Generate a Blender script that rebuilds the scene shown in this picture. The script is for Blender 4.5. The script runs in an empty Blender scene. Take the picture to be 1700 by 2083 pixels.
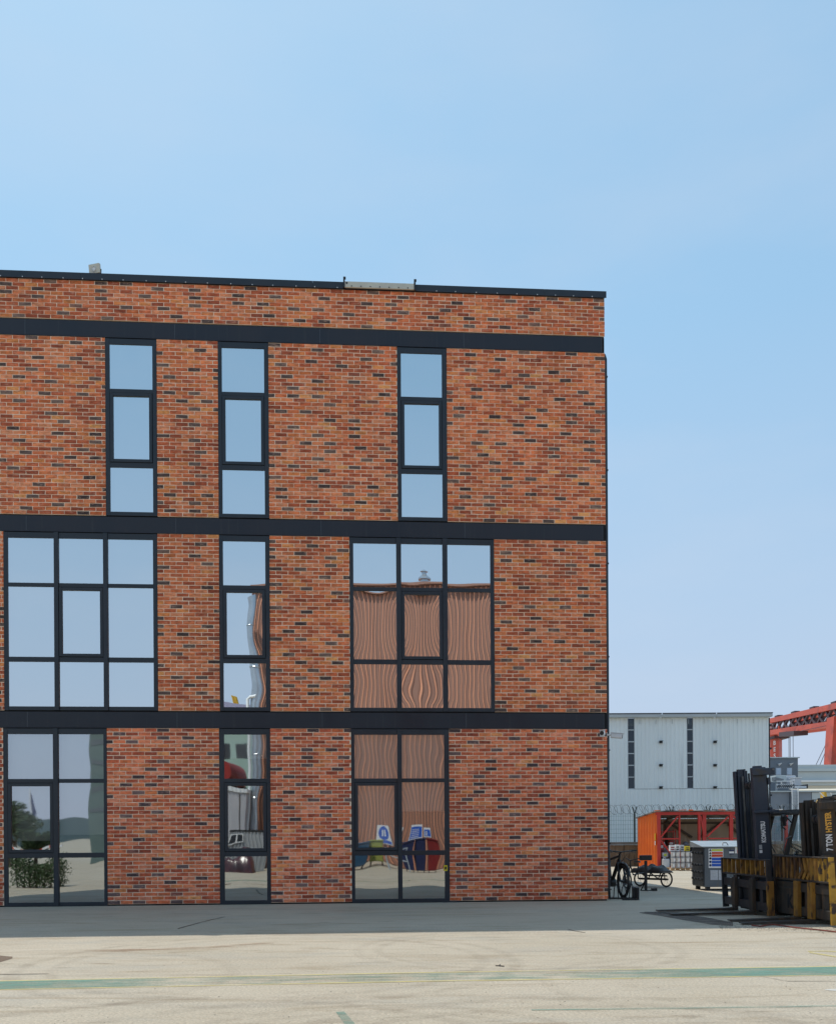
import bpy, bmesh, math, random
from mathutils import Vector, Matrix
R = math.radians
random.seed(7)
scene = bpy.context.scene
COL = scene.collection

# ------------------------------------------------------------------ camera
EYE = 1.30            # metres above the yard
FPX = 1768.0          # focal length in photo pixels
HX, HY = 850.0, 1710.0   # where the optical axis meets the 1700 x 2083 photo
ROLL = 0.0061
cam_data = bpy.data.cameras.new('camera')
cam_data.sensor_fit = 'VERTICAL'
cam_data.sensor_height = 36.0
cam_data.lens = FPX / 2083 * 36.0
cam_data.shift_y = (HY - 1041.5) / 2083
cam_data.clip_start = 0.1
cam_data.clip_end = 6000
cam = bpy.data.objects.new('camera', cam_data)
COL.objects.link(cam)
cam.matrix_world = (Matrix.Translation((0, 0, EYE)) @ Matrix.Rotation(R(90), 4, 'X')
                    @ Matrix.Rotation(-ROLL, 4, 'Z'))
scene.camera = cam

# ------------------------------------------------------------------ sky, sun, exposure
SUN_DIR = Vector((-0.28, 0.436, 1.0)).normalized()
SUN_EL = math.asin(SUN_DIR.z)
SUN_AZ = math.atan2(SUN_DIR.x, SUN_DIR.y)
world = bpy.data.worlds.new('World')
scene.world = world
world.use_nodes = True
wn = world.node_tree
wn.nodes.clear()
w_out = wn.nodes.new('ShaderNodeOutputWorld')
w_bg = wn.nodes.new('ShaderNodeBackground')
w_sky = wn.nodes.new('ShaderNodeTexSky')
w_sky.sky_type = 'NISHITA'
w_sky.sun_disc = False
w_sky.sun_elevation = SUN_EL
w_sky.sun_rotation = SUN_AZ
w_sky.altitude = 0
w_sky.air_density = 1.0
w_sky.dust_density = 0.8
w_sky.ozone_density = 2.0
w_bg.inputs['Strength'].default_value = 0.15
w_tint = wn.nodes.new('ShaderNodeMix'); w_tint.data_type = 'RGBA'; w_tint.blend_type = 'MULTIPLY'
w_tint.inputs[0].default_value = 1.0
w_tint.inputs[7].default_value = (1.24, 1.84, 2.26, 1)
w_gam = wn.nodes.new('ShaderNodeGamma')        # hazy sea air: a flatter sky than the clear model gives
w_gam.inputs['Gamma'].default_value = 0.30
wn.links.new(w_sky.outputs[0], w_gam.inputs['Color'])
wn.links.new(w_gam.outputs[0], w_tint.inputs[6])
w_tc = wn.nodes.new('ShaderNodeTexCoord')      # pale sea haze towards the horizon, all the way round
w_sep = wn.nodes.new('ShaderNodeSeparateXYZ')
w_mr = wn.nodes.new('ShaderNodeMapRange')
w_mr.inputs[1].default_value = 0.0; w_mr.inputs[2].default_value = 0.50
w_mr.inputs[3].default_value = 1.0; w_mr.inputs[4].default_value = 0.0
w_haze = wn.nodes.new('ShaderNodeMix'); w_haze.data_type = 'RGBA'
w_haze.inputs[7].default_value = (2.30, 2.62, 3.30, 1)
wn.links.new(w_tc.outputs['Generated'], w_sep.inputs[0])
wn.links.new(w_sep.outputs['Z'], w_mr.inputs[0])
wn.links.new(w_mr.outputs[0], w_haze.inputs[0])
wn.links.new(w_tint.outputs[2], w_haze.inputs[6])
w_map = wn.nodes.new('ShaderNodeMapping'); w_map.inputs['Scale'].default_value = (1.0, 1.0, 3.2)
w_noi = wn.nodes.new('ShaderNodeTexNoise'); w_noi.inputs['Scale'].default_value = 2.1; w_noi.inputs['Detail'].default_value = 6; w_noi.inputs['Roughness'].default_value = 0.55
w_nr = wn.nodes.new('ShaderNodeMapRange'); w_nr.inputs[1].default_value = 0.45; w_nr.inputs[2].default_value = 0.80; w_nr.inputs[4].default_value = 0.28
w_wisp = wn.nodes.new('ShaderNodeMix'); w_wisp.data_type = 'RGBA'; w_wisp.inputs[7].default_value = (2.75, 3.05, 3.55, 1)
wn.links.new(w_tc.outputs['Generated'], w_map.inputs[0]); wn.links.new(w_map.outputs[0], w_noi.inputs['Vector'])
wn.links.new(w_noi.outputs[0], w_nr.inputs[0]); wn.links.new(w_nr.outputs[0], w_wisp.inputs[0])
wn.links.new(w_haze.outputs[2], w_wisp.inputs[6]); wn.links.new(w_wisp.outputs[2], w_bg.inputs['Color'])
wn.links.new(w_bg.outputs[0], w_out.inputs['Surface'])

sun_data = bpy.data.lights.new('sun', 'SUN')
sun_data.energy = 2.05
sun_data.angle = R(0.5)
sun_data.color = (1.0, 0.95, 0.86)
sun = bpy.data.objects.new('sun', sun_data)
COL.objects.link(sun)
sun.rotation_euler = (-SUN_DIR).to_track_quat('-Z', 'Y').to_euler()
sun.location = (0, 0, 60)

scene.view_settings.view_transform = 'Standard'
scene.view_settings.look = 'None'
scene.view_settings.gamma = 1
scene.view_settings.use_curve_mapping = False
scene.view_settings.exposure = 0.64
scene.render.engine = 'CYCLES'
scene.cycles.max_bounces = 8
scene.cycles.transparent_max_bounces = 12
scene.cycles.caustics_reflective = False
scene.cycles.caustics_refractive = False
try:
    scene.cycles.use_denoising = True
except Exception:
    pass

# ------------------------------------------------------------------ from photo pixels to metres
def ray(px, py):
    dx, dy = px - HX, py - HY
    c, s = math.cos(ROLL), math.sin(ROLL)
    return ((dx * c - dy * s) / FPX, (dx * s + dy * c) / FPX)

def P(px, py, depth):
    a, b = ray(px, py)
    return Vector((a * depth, depth, EYE - b * depth))

def G(px, py, z=0.0):
    a, b = ray(px, py)
    d = (EYE - z) / b
    return Vector((a * d, d, z))

TH = math.atan(FPX * 3.69e-5)      # the facade is turned 3.7 degrees
DF = FPX / 97.0                    # its distance on the optical axis
def U(px, py=1200):                # metres along the facade
    t = ray(px, py)[0]
    return DF * t / (math.cos(TH) - t * math.sin(TH))

NRM = Vector((math.sin(TH), -math.cos(TH), 0))
def mirror(p):
    q = p - Vector((0, DF, 0))
    return p - 2 * q.dot(NRM) * NRM
def RP(px, py, depth):             # the point that the facade glass mirrors at this pixel
    return mirror(P(px, py, depth))

# ------------------------------------------------------------------ mesh building
class MB:
    def __init__(self, M=None):
        self.v, self.f, self.M = [], [], M
    def add(self, vs, fs):
        n = len(self.v)
        for p in vs:
            p = Vector(p)
            self.v.append(self.M @ p if self.M else p)
        self.f += [tuple(i + n for i in f) for f in fs]
        return self
    def box(self, x0, x1, y0, y1, z0, z1):
        x0, x1 = min(x0, x1), max(x0, x1); y0, y1 = min(y0, y1), max(y0, y1); z0, z1 = min(z0, z1), max(z0, z1)
        return self.add([(x0,y0,z0),(x1,y0,z0),(x1,y1,z0),(x0,y1,z0),(x0,y0,z1),(x1,y0,z1),(x1,y1,z1),(x0,y1,z1)],
                 [(0,3,2,1),(4,5,6,7),(0,1,5,4),(1,2,6,5),(2,3,7,6),(3,0,4,7)])
    def cbox(self, c, d):
        return self.box(c[0]-d[0]/2, c[0]+d[0]/2, c[1]-d[1]/2, c[1]+d[1]/2, c[2]-d[2]/2, c[2]+d[2]/2)
    def beam(self, a, b, w, h=None, up=(0,0,1)):
        a, b = Vector(a), Vector(b); h = h or w
        d = (b - a).normalized(); up = Vector(up)
        s = d.cross(up)
        if s.length < 1e-4: s = d.cross(Vector((1,0,0)))
        s.normalize(); t = s.cross(d)
        s *= w/2; t *= h/2
        return self.add([a-s-t,a+s-t,a+s+t,a-s+t,b-s-t,b+s-t,b+s+t,b-s+t],
                 [(0,3,2,1),(4,5,6,7),(0,1,5,4),(1,2,6,5),(2,3,7,6),(3,0,4,7)])
    def cyl(self, a, b, r0, r1=None, n=12, caps=True):
        a, b = Vector(a), Vector(b); r1 = r0 if r1 is None else r1
        d = (b - a).normalized()
        s = d.cross(Vector((0,0,1)))
        if s.length < 1e-3: s = Vector((1,0,0))
        s.normalize(); t = d.cross(s)
        vs = []
        for p, r in ((a, r0), (b, r1)):
            for i in range(n):
                w = 2*math.pi*i/n
                vs.append(p + (s*math.cos(w) + t*math.sin(w))*r)
        fs = [(i, (i+1)%n, n+(i+1)%n, n+i) for i in range(n)]
        if caps: fs += [tuple(range(n))[::-1], tuple(range(n, 2*n))]
        return self.add(vs, fs)
    def tube(self, pts, r, n=8):
        pts = [Vector(p) for p in pts]
        vs, fs = [], []
        prev = None
        for i, p in enumerate(pts):
            d = (pts[min(i+1, len(pts)-1)] - pts[max(i-1, 0)]).normalized()
            s = (prev - d*prev.dot(d)) if prev is not None else d.cross(Vector((0,0,1)))
            if s.length < 1e-3: s = d.cross(Vector((1,0,0)))
            s.normalize(); prev = s; t = d.cross(s)
            for k in range(n):
                w = 2*math.pi*k/n
                vs.append(p + (s*math.cos(w)+t*math.sin(w))*r)
        for i in range(len(pts)-1):
            for k in range(n):
                fs.append((i*n+k, i*n+(k+1)%n, (i+1)*n+(k+1)%n, (i+1)*n+k))
        fs += [tuple(range(n))[::-1], tuple(range((len(pts)-1)*n, len(pts)*n))]
        return self.add(vs, fs)
    def torus(self, c, axis, Rr, r, nR=28, nr=8, flat=1.0):
        c, ax = Vector(c), Vector(axis).normalized()
        s = ax.cross(Vector((0,0,1)))
        if s.length < 1e-3: s = Vector((1,0,0))
        s.normalize(); t = ax.cross(s)
        vs, fs = [], []
        for i in range(nR):
            w = 2*math.pi*i/nR; e = s*math.cos(w)+t*math.sin(w)
            for k in range(nr):
                q = 2*math.pi*k/nr
                vs.append(c + e*(Rr + r*math.cos(q)) + ax*(r*flat*math.sin(q)))
        for i in range(nR):
            for k in range(nr):
                fs.append((i*nr+k, i*nr+(k+1)%nr, ((i+1)%nR)*nr+(k+1)%nr, ((i+1)%nR)*nr+k))
        return self.add(vs, fs)
    def poly(self, pts, depth=None):       # flat polygon, or a prism along vector depth
        pts = [Vector(p) for p in pts]; n = len(pts)
        if depth is None:
            return self.add(pts, [tuple(range(n))])
        d = Vector(depth)
        return self.add(pts + [p+d for p in pts],
                        [tuple(range(n))[::-1], tuple(range(n, 2*n))] + [(i,(i+1)%n,n+(i+1)%n,n+i) for i in range(n)])
    def lathe(self, prof, n=20, c=(0,0,0)):
        vs, fs = [], []
        for r, z in prof:
            for k in range(n):
                w = 2*math.pi*k/n
                vs.append((c[0]+r*math.cos(w), c[1]+r*math.sin(w), c[2]+z))
        for i in range(len(prof)-1):
            for k in range(n):
                fs.append((i*n+k, i*n+(k+1)%n, (i+1)*n+(k+1)%n, (i+1)*n+k))
        fs += [tuple(range(n))[::-1], tuple(range((len(prof)-1)*n, len(prof)*n))]
        return self.add(vs, fs)
    def build(self, name, mat, parent=None, smooth=False, bevel=0.0, fix=True):
        me = bpy.data.meshes.new(name)
        me.from_pydata([tuple(p) for p in self.v], [], self.f)
        if fix:
            bm = bmesh.new(); bm.from_mesh(me)
            bmesh.ops.recalc_face_normals(bm, faces=bm.faces)
            if smooth:
                for f in bm.faces: f.smooth = True
                for e in bm.edges:
                    if len(e.link_faces) == 2 and e.calc_face_angle(0) > R(40): e.smooth = False
            bm.to_mesh(me); bm.free()
        me.materials.append(mat)
        o = bpy.data.objects.new(name, me)
        COL.objects.link(o)
        if parent: o.parent = parent
        if bevel:
            m = o.modifiers.new('bevel', 'BEVEL'); m.width = bevel; m.segments = 2; m.limit_method = 'ANGLE'
        return o

def empty(name, loc=(0,0,0), rz=0.0, parent=None):
    o = bpy.data.objects.new(name, None)
    COL.objects.link(o)
    o.empty_display_size = 0.2
    o.location = loc; o.rotation_euler = (0, 0, rz)
    if parent: o.parent = parent
    return o
def tag(o, label, cat, group=None, kind=None):
    o['label'] = label; o['category'] = cat
    if group: o['group'] = group
    if kind: o['kind'] = kind
    return o
def thing(name, label, cat, loc=(0,0,0), rz=0.0, group=None):
    return tag(empty(name, loc, rz), label, cat, group)
def struct(o):
    o['kind'] = 'structure'; return o
def copy_tree(o, parent=None):
    kids = [c for c in bpy.data.objects if c.parent == o]
    c = o.copy(); COL.objects.link(c)
    if parent: c.parent = parent
    for k in kids: copy_tree(k, c)
    return c
def lettering(name, text, size, mat, parent, M, extrude=0.002, align='LEFT', space=1.0, bold=0.0, sx=1.0, fit=None):
    cu = bpy.data.curves.new(name, 'FONT')
    cu.body = text; cu.size = size; cu.extrude = extrude; cu.align_x = align; cu.offset = bold
    cu.space_character = space; cu.resolution_u = 3
    o = bpy.data.objects.new(name, cu); COL.objects.link(o)
    dg = bpy.context.evaluated_depsgraph_get(); dg.update()
    me = bpy.data.meshes.new_from_object(o.evaluated_get(dg))
    bpy.data.objects.remove(o)
    if fit:
        xs = [v.co.x for v in me.vertices]; sx = fit/(max(xs) - min(xs))
    me.transform(Matrix.Diagonal((sx, 1, 1, 1))); me.transform(M)
    me.materials.clear(); me.materials.append(mat)
    o = bpy.data.objects.new(name, me); COL.objects.link(o); o.parent = parent
    return o

# ------------------------------------------------------------------ materials
def nd(nt, t, **kw):
    n = nt.nodes.new(t)
    for k, v in kw.items(): setattr(n, k, v)
    return n
def rgb(c): return (c[0], c[1], c[2], 1.0)
def material(name, c1, c2=None, scale=3.0, detail=6, rough=0.6, metal=0.0, bump=0.0, bscale=None, lo=0.35, hi=0.65,
             stretch=(1,1,1), c3=None, c3scale=6.0, c3lo=0.55, c3hi=0.62, c3stretch=(1,1,1), spec=0.5, rough2=None):
    m = bpy.data.materials.new(name); m.use_nodes = True
    nt = m.node_tree; b = nt.nodes['Principled BSDF']
    b.inputs['Roughness'].default_value = rough
    b.inputs['Metallic'].default_value = metal
    b.inputs['Specular IOR Level'].default_value = spec
    b.inputs['Base Color'].default_value = rgb(c1)
    tc = nd(nt, 'ShaderNodeTexCoord')
    def noise(sc, st, det=detail):
        mp = nd(nt, 'ShaderNodeMapping'); mp.inputs['Scale'].default_value = st
        nt.links.new(tc.outputs['Object'], mp.inputs[0])
        n = nd(nt, 'ShaderNodeTexNoise'); n.inputs['Scale'].default_value = sc; n.inputs['Detail'].default_value = det
        nt.links.new(mp.outputs[0], n.inputs['Vector']); return n
    out = None
    if c2:
        n = noise(scale, stretch)
        mr = nd(nt, 'ShaderNodeMapRange'); mr.inputs[1].default_value = lo; mr.inputs[2].default_value = hi
        nt.links.new(n.outputs[0], mr.inputs[0])
        mx = nd(nt, 'ShaderNodeMix', data_type='RGBA')
        mx.inputs[6].default_value = rgb(c1); mx.inputs[7].default_value = rgb(c2)
        nt.links.new(mr.outputs[0], mx.inputs[0]); out = mx.outputs[2]
        if rough2 is not None:
            m2 = nd(nt, 'ShaderNodeMapRange'); m2.inputs[1].default_value = lo; m2.inputs[2].default_value = hi
            m2.inputs[3].default_value = rough; m2.inputs[4].default_value = rough2
            nt.links.new(n.outputs[0], m2.inputs[0]); nt.links.new(m2.outputs[0], b.inputs['Roughness'])
    if c3:
        n = noise(c3scale, c3stretch, 8)
        mr = nd(nt, 'ShaderNodeMapRange'); mr.inputs[1].default_value = c3lo; mr.inputs[2].default_value = c3hi
        nt.links.new(n.outputs[0], mr.inputs[0])
        mx = nd(nt, 'ShaderNodeMix', data_type='RGBA')
        mx.inputs[6].default_value = rgb(c1); mx.inputs[7].default_value = rgb(c3)
        if out: nt.links.new(out, mx.inputs[6])
        nt.links.new(mr.outputs[0], mx.inputs[0]); out = mx.outputs[2]
    if out: nt.links.new(out, b.inputs['Base Color'])
    if bump:
        n = noise(bscale or scale*4, stretch)
        bp = nd(nt, 'ShaderNodeBump'); bp.inputs['Strength'].default_value = bump; bp.inputs['Distance'].default_value = 0.01
        nt.links.new(n.outputs[0], bp.inputs['Height']); nt.links.new(bp.outputs[0], b.inputs['Normal'])
    return m

def brick_material():
    m = bpy.data.materials.new('brick'); m.use_nodes = True
    nt = m.node_tree; b = nt.nodes['Principled BSDF']; L = nt.links.new
    at = nd(nt, 'ShaderNodeAttribute', attribute_name='rnd')
    cr = nd(nt, 'ShaderNodeValToRGB')
    cols = [(0.00,(.070,.044,.042)),(.03,(.115,.074,.066)),(.06,(.18,.120,.104)),(.080,(.24,.150,.120)),(.088,(.36,.078,.034)),
            (.20,(.49,.106,.044)),(.36,(.63,.145,.058)),(.54,(.78,.200,.076)),(.70,(.86,.26,.105)),(.80,(.87,.32,.165)),(.86,(.62,.150,.048)),
            (.955,(.82,.26,.085)),(.985,(.86,.31,.10)),(1.0,(.88,.38,.13))]
    e = cr.color_ramp.elements
    e[0].position, e[0].color = cols[0][0], rgb(cols[0][1])
    e[1].position, e[1].color = cols[-1][0], rgb(cols[-1][1])
    for p, c in cols[1:-1]:
        k = e.new(p); k.color = rgb(c)
    L(at.outputs['Fac'], cr.inputs[0])
    geo = nd(nt, 'ShaderNodeNewGeometry')
    mp = nd(nt, 'ShaderNodeMapping'); mp.inputs['Scale'].default_value = (1, 1, 2.4)
    L(geo.outputs['Position'], mp.inputs[0])
    n1 = nd(nt, 'ShaderNodeTexNoise'); n1.inputs['Scale'].default_value = 9; n1.inputs['Detail'].default_value = 7; n1.inputs['Roughness'].default_value = .65
    L(mp.outputs[0], n1.inputs['Vector'])
    mr = nd(nt, 'ShaderNodeMapRange'); mr.inputs[1].default_value = .3; mr.inputs[2].default_value = .7
    mr.inputs[3].default_value = .55; mr.inputs[4].default_value = 1.42
    L(n1.outputs[0], mr.inputs[0])
    mul = nd(nt, 'ShaderNodeMix', data_type='RGBA', blend_type='MULTIPLY'); mul.inputs[0].default_value = 1
    L(cr.outputs[0], mul.inputs[6]); L(mr.outputs[0], mul.inputs[7])
    # lime smears of the pointing left on some faces
    n2 = nd(nt, 'ShaderNodeTexNoise'); n2.inputs['Scale'].default_value = 8.5; n2.inputs['Detail'].default_value = 9; n2.inputs['Roughness'].default_value = .7
    L(mp.outputs[0], n2.inputs['Vector'])
    m2 = nd(nt, 'ShaderNodeMapRange'); m2.inputs[1].default_value = .54; m2.inputs[2].default_value = .72; m2.inputs[4].default_value = .55
    L(n2.outputs[0], m2.inputs[0])
    mx = nd(nt, 'ShaderNodeMix', data_type='RGBA'); mx.inputs[7].default_value = (.88, .54, .40, 1)
    L(m2.outputs[0], mx.inputs[0]); L(mul.outputs[2], mx.inputs[6])
    # wide tonal drift over the wall: damp, soot and lime
    n4 = nd(nt, 'ShaderNodeTexNoise'); n4.inputs['Scale'].default_value = .55; n4.inputs['Detail'].default_value = 5
    mp4 = nd(nt, 'ShaderNodeMapping'); mp4.inputs['Scale'].default_value = (1, 1, .6)
    L(geo.outputs['Position'], mp4.inputs[0]); L(mp4.outputs[0], n4.inputs['Vector'])
    m4 = nd(nt, 'ShaderNodeMapRange'); m4.inputs[1].default_value = .32; m4.inputs[2].default_value = .68; m4.inputs[3].default_value = .84; m4.inputs[4].default_value = 1.14
    L(n4.outputs[0], m4.inputs[0])
    x4 = nd(nt, 'ShaderNodeMix', data_type='RGBA', blend_type='MULTIPLY'); x4.inputs[0].default_value = 1
    sx = nd(nt, 'ShaderNodeSeparateXYZ'); L(geo.outputs['Position'], sx.inputs[0])
    fz = nd(nt, 'ShaderNodeMath', operation='GREATER_THAN'); fz.inputs[1].default_value = 3.8; L(sx.outputs['Z'], fz.inputs[0])
    bt = nd(nt, 'ShaderNodeMix', data_type='RGBA')      # two delivery batches: redder below, browner above
    bt.inputs[6].default_value = (1.03, .97, 1.02, 1); bt.inputs[7].default_value = (1.0, .99, .92, 1); L(fz.outputs[0], bt.inputs[0])
    b2 = nd(nt, 'ShaderNodeMix', data_type='RGBA', blend_type='MULTIPLY'); b2.inputs[0].default_value = 1
    L(mx.outputs[2], b2.inputs[6]); L(bt.outputs[2], b2.inputs[7])
    L(b2.outputs[2], x4.inputs[6]); L(m4.outputs[0], x4.inputs[7])
    L(x4.outputs[2], b.inputs['Base Color'])
    b.inputs['Roughness'].default_value = .85
    bp = nd(nt, 'ShaderNodeBump'); bp.inputs['Strength'].default_value = 1.0; bp.inputs['Distance'].default_value = .012
    n3 = nd(nt, 'ShaderNodeTexNoise'); n3.inputs['Scale'].default_value = 40; n3.inputs['Detail'].default_value = 5
    L(mp.outputs[0], n3.inputs['Vector'])
    L(n3.outputs[0], bp.inputs['Height']); L(bp.outputs[0], b.inputs['Normal'])
    return m

def glass_material(name, refl, tint, trans, rough=0.0):
    m = bpy.data.materials.new(name); m.use_nodes = True
    nt = m.node_tree; nt.nodes.clear(); L = nt.links.new
    out = nd(nt, 'ShaderNodeOutputMaterial')
    tr = nd(nt, 'ShaderNodeBsdfTransparent'); tr.inputs[0].default_value = rgb(trans)
    gl = nd(nt, 'ShaderNodeBsdfGlossy'); gl.inputs['Color'].default_value = rgb(tint); gl.inputs['Roughness'].default_value = rough
    fr = nd(nt, 'ShaderNodeFresnel'); fr.inputs[0].default_value = 1.5
    ad = nd(nt, 'ShaderNodeMath', operation='ADD', use_clamp=True); ad.inputs[1].default_value = refl
    mx = nd(nt, 'ShaderNodeMixShader')
    L(fr.outputs[0], ad.inputs[0]); L(ad.outputs[0], mx.inputs[0]); L(tr.outputs[0], mx.inputs[1]); L(gl.outputs[0], mx.inputs[2])
    L(mx.outputs[0], out.inputs['Surface'])
    return m

def worn_paint(name, col, scale, lo, hi, stretch=(1,1,1), middle=None):
    """Paint worn through to the concrete below: opaque flakes, clear gaps."""
    m = bpy.data.materials.new(name); m.use_nodes = True
    nt = m.node_tree; b = nt.nodes['Principled BSDF']; L = nt.links.new
    tc = nd(nt, 'ShaderNodeTexCoord')
    mp = nd(nt, 'ShaderNodeMapping'); mp.inputs['Scale'].default_value = stretch
    L(tc.outputs['Object'], mp.inputs[0])
    n = nd(nt, 'ShaderNodeTexNoise'); n.inputs['Scale'].default_value = scale; n.inputs['Detail'].default_value = 10; n.inputs['Roughness'].default_value = .7
    L(mp.outputs[0], n.inputs['Vector'])
    n2 = nd(nt, 'ShaderNodeTexNoise'); n2.inputs['Scale'].default_value = .22; n2.inputs['Detail'].default_value = 2
    L(tc.outputs['Object'], n2.inputs['Vector'])
    mul = nd(nt, 'ShaderNodeMath', operation='MULTIPLY_ADD'); mul.inputs[1].default_value = .9; 
    L(n2.outputs[0], mul.inputs[0]); L(n.outputs[0], mul.inputs[2])
    mr = nd(nt, 'ShaderNodeMapRange'); mr.inputs[1].default_value = lo; mr.inputs[2].default_value = hi; mr.inputs[4].default_value = .75
    if middle:      # traffic has worn the middle of the run most
        sx = nd(nt, 'ShaderNodeSeparateXYZ'); L(tc.outputs['Object'], sx.inputs[0])
        d0 = nd(nt, 'ShaderNodeMath', operation='SUBTRACT'); L(sx.outputs['X'], d0.inputs[0]); d0.inputs[1].default_value = middle[0]
        d1 = nd(nt, 'ShaderNodeMath', operation='ABSOLUTE'); L(d0.outputs[0], d1.inputs[0])
        d2 = nd(nt, 'ShaderNodeMapRange'); d2.inputs[1].default_value = middle[1]; d2.inputs[2].default_value = middle[2]; d2.inputs[4].default_value = middle[3]
        L(d1.outputs[0], d2.inputs[0])
        d3 = nd(nt, 'ShaderNodeMath', operation='ADD'); L(mul.outputs[0], d3.inputs[0]); L(d2.outputs[0], d3.inputs[1]); mul = d3
    L(mul.outputs[0], mr.inputs[0]); L(mr.outputs[0], b.inputs['Alpha'])
    b.inputs['Base Color'].default_value = rgb(col); b.inputs['Roughness'].default_value = .75
    return m

M = {}
M['brick'] = brick_material()
M['mortar'] = material('mortar', (.96,.70,.50), (.98,.80,.62), scale=6, rough=.95, bump=.3, bscale=60)
M['frame'] = material('frame_metal', (.017,.024,.033), (.026,.034,.045), scale=1.6, rough=.36, rough2=.55, spec=.45)
M['beam'] = material('beam_metal', (.017,.021,.031), (.026,.030,.041), scale=1.2, rough=.42, rough2=.62, stretch=(1,1,.3), spec=.4, c3=(.045,.047,.052), c3scale=2.0, c3lo=.58, c3hi=.80, c3stretch=(6,1,.25))
M['joint'] = material('joint_strip', (.055,.065,.08), rough=.5)
M['dark'] = material('dark_void', (.012,.013,.016), rough=.9)
M['bolt'] = material('bolt_metal', (.62,.62,.60), rough=.4, metal=.3)
M['glass'] = glass_material('glass', .72, (.94,.99,1.0), (.88,.93,.94))
M['glass_low'] = glass_material('ground_floor_glass', .46, (.93,.98,1.0), (.93,.96,.96), .018)
M['clear'] = glass_material('clear_glass', .05, (1,1,1), (.86,.92,.95))
M['blind'] = material('blind_fabric', (.84,.86,.87), (.80,.82,.84), scale=1.5, rough=.9)
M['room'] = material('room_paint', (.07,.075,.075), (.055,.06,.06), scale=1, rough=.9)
M['shell'] = material('render_coat', (.24,.12,.08), (.20,.10,.07), scale=3, rough=.9)
M['offwhite'] = material('offwhite_plastic', (.62,.60,.50), (.54,.52,.44), scale=6, rough=.4)
M['white'] = material('white_plastic', (.74,.75,.76), (.66,.67,.68), scale=8, rough=.35)
M['black'] = material('black_plastic', (.014,.014,.016), (.022,.022,.024), scale=20, rough=.45)
M['yellow'] = material('yellow_plastic', (.75,.58,.02), rough=.4)
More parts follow.
